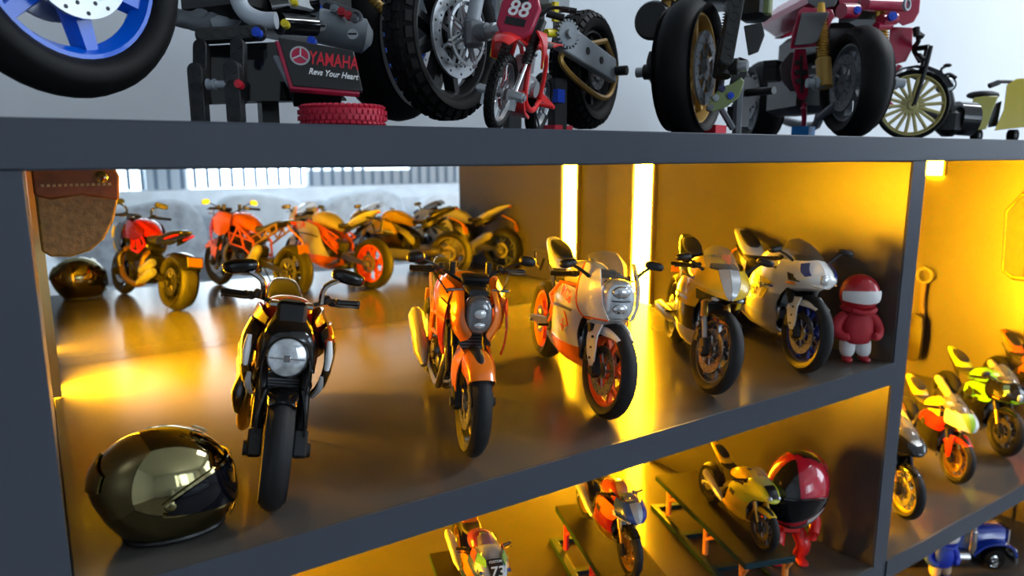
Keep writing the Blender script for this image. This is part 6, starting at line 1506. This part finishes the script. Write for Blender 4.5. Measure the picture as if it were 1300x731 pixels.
rt = uroot('leather_key_strap', 'brown leather strap hanging from a metal ring beside the divider', 'key strap', (3.84, 1.88, -1.06))
b = B(); q = Vector((3.835, 1.905, -.62)); 
b.lathe([(.032, -.005), (.042, -.005), (.042, .005), (.032, .005)], q, 'x', 26, closed=True); mk('metal_ring', b, dsteel, rt, S)
b = B(); b.tube([(3.835, 1.905, -.66), (3.84, 1.91, -.75), (3.845, 1.90, -.84)], .016, 8, flat=.4); mk('cord', b, mat('beige_cord', (.10, .07, .04), .7), rt, S)
b = B(); rows = [[(3.82, 1.95, -.84), (3.82, 1.91, -.82), (3.82, 1.87, -.84)], [(3.815, 1.955, -.95), (3.81, 1.91, -.95), (3.815, 1.865, -.95)], [(3.82, 1.945, -1.06), (3.82, 1.91, -1.075), (3.82, 1.87, -1.06)]]
b.grid(rows, .03); mk('leather_tab', b, mat('dull_brown_leather', (.014, .007, .004), .5, bump=.3), rt, S, bev=.001)

# ---- truck, blue figure and pole on the lowest visible shelf ----------------------------
zt = -1.767; hT = Vector((.81, -.59, 0)).normalized(); yaw = math.degrees(atan2(hT.y, hT.x))
tf_ = Vector((3.43, 1.34, 0)); base = Vector((3.215, 1.40, 0))
tr = root('toy_truck', 'blue toy semi truck tractor with chrome grille, stacks and tank below the right shelf', 'truck', U(base.x, base.y, zt), Rz(yaw)); G = S*1.18   # x forward, unit = scene unit
truckb = mat('royal_blue_paint', (.01, .05, .42), .2, coat=.8)
b = B(); b.box((.135, 0, .105), (.15, .085, .075), ch=.010, ty=.9); mk('hood', b, truckb, tr, G, bev=.0006)
b = B(); b.box((.02, 0, .135), (.10, .125, .14), ch=.012, tx=.9, ty=.92); b.box((-.07, 0, .12), (.10, .125, .12), ch=.010); cab = mk('cab', b, truckb, tr, G)
b = B(); b.box((.060, 0, .160), (.012, .10, .045), Ry(-8)); 
for s in (-1, 1): b.box((.02, s*.061, .162), (.05, .004, .04))
mk('cab_window', b, lensd, cab, G)
b = B(); b.box((.214, 0, .10), (.010, .075, .085), ch=.003); 
for i in range(7): b.box((.220, -.03+i*.01, .10), (.003, .003, .07))
gr_ = mk('grille', b, chrome, tr, G)
for s in (-1, 1):
    b = B(); b.grid([[(.225, s*.045, .05), (.225, s*.075, .05)], [(.205, s*.045, .085), (.205, s*.077, .085)], [(.16, s*.045, .098), (.16, s*.078, .098)], [(.11, s*.045, .085), (.11, s*.077, .085)], [(.075, s*.045, .05), (.075, s*.075, .05)]], .008); mk('wheel_arch', b, truckb, tr, G)
    b = B(); b.ell((.225, s*.058, .065), (.010, .012, .012)); mk('headlamp', b, lens, tr, G)
    b = B(); b.cyl((.065, s*.072, .06), (.065, s*.072, .225), .009, n=12); b.cyl((.065, s*.072, .08), (.065, s*.072, .15), .014, n=12); b.ell((.065, s*.072, .228), (.010, .010, .008)); mk('exhaust_stack', b, chrome, tr, G)
    b = B(); b.cyl((-.10, s*.062, .045), (.055, s*.062, .045), .026, n=18); mk('fuel_cylinder', b, chrome, tr, G)
    b = B(); b.box((-.02, s*.066, .083), (.06, .01, .012)); mk('red_step', b, redl, tr, G)
    for x in (.15, -.16, -.23):
        b = B(); b.lathe([(.018, s*.045), (.036, s*.048), (.038, s*.058), (.036, s*.074), (.018, s*.076)], (x, 0, .038), 'y', 24); b.lathe([(.001, s*.05), (.02, s*.05)], (x, 0, .038), 'y', 24); w_ = mk('wheel', b, rub, tr, G)
        b = B(); b.lathe([(.001, s*.080), (.008, s*.080), (.010, s*.074), (.020, s*.070), (.026, s*.077), (.026, s*.072)], (x, 0, .038), 'y', 22); mk('hubcap', b, chrome, w_, G)
b = B(); b.box((.228, 0, .035), (.012, .15, .03), ch=.004); mk('bumper', b, chrome, tr, G)
b = B(); b.box((-.03, 0, .045), (.50, .05, .03), ch=.004); mk('chassis', b, black, tr, G)
b = B(); b.box((.02, 0, .212), (.07, .09, .014), ch=.004); mk('roof_visor', b, mat('maroon_plastic', (.12, .03, .03), .4), cab, G)
bluec = mat('blue_suit_vinyl', (.01, .04, .5), .5); beige = mat('beige_vinyl', (.60, .42, .26), .6)
rider_figure(U(3.045, 1.325, zt), -115, .072, bluec, whitecloth, bluec, beige, bluec, 'toy figure in blue jacket, beige trousers and blue shoes before the blue truck', 'blue_suited_toy_figure')
rt = uroot('slender_stand', 'thin black pole on a small round foot beside the blue truck', 'stand', (3.74, 1.42, zt))
b = B(); b.lathe([(.001, .014), (.02, .012), (.05, .006), (.052, 0), (.001, 0)], (3.74, 1.42, zt), 'z', 28); mk('foot', b, black, rt, S)
b = B(); b.cyl((3.74, 1.42, zt+.01), (3.74, 1.42, zt+.45), .008, n=10); b.ell((3.74, 1.42, zt+.46), (.016, .016, .016)); mk('pole', b, black, rt, S)
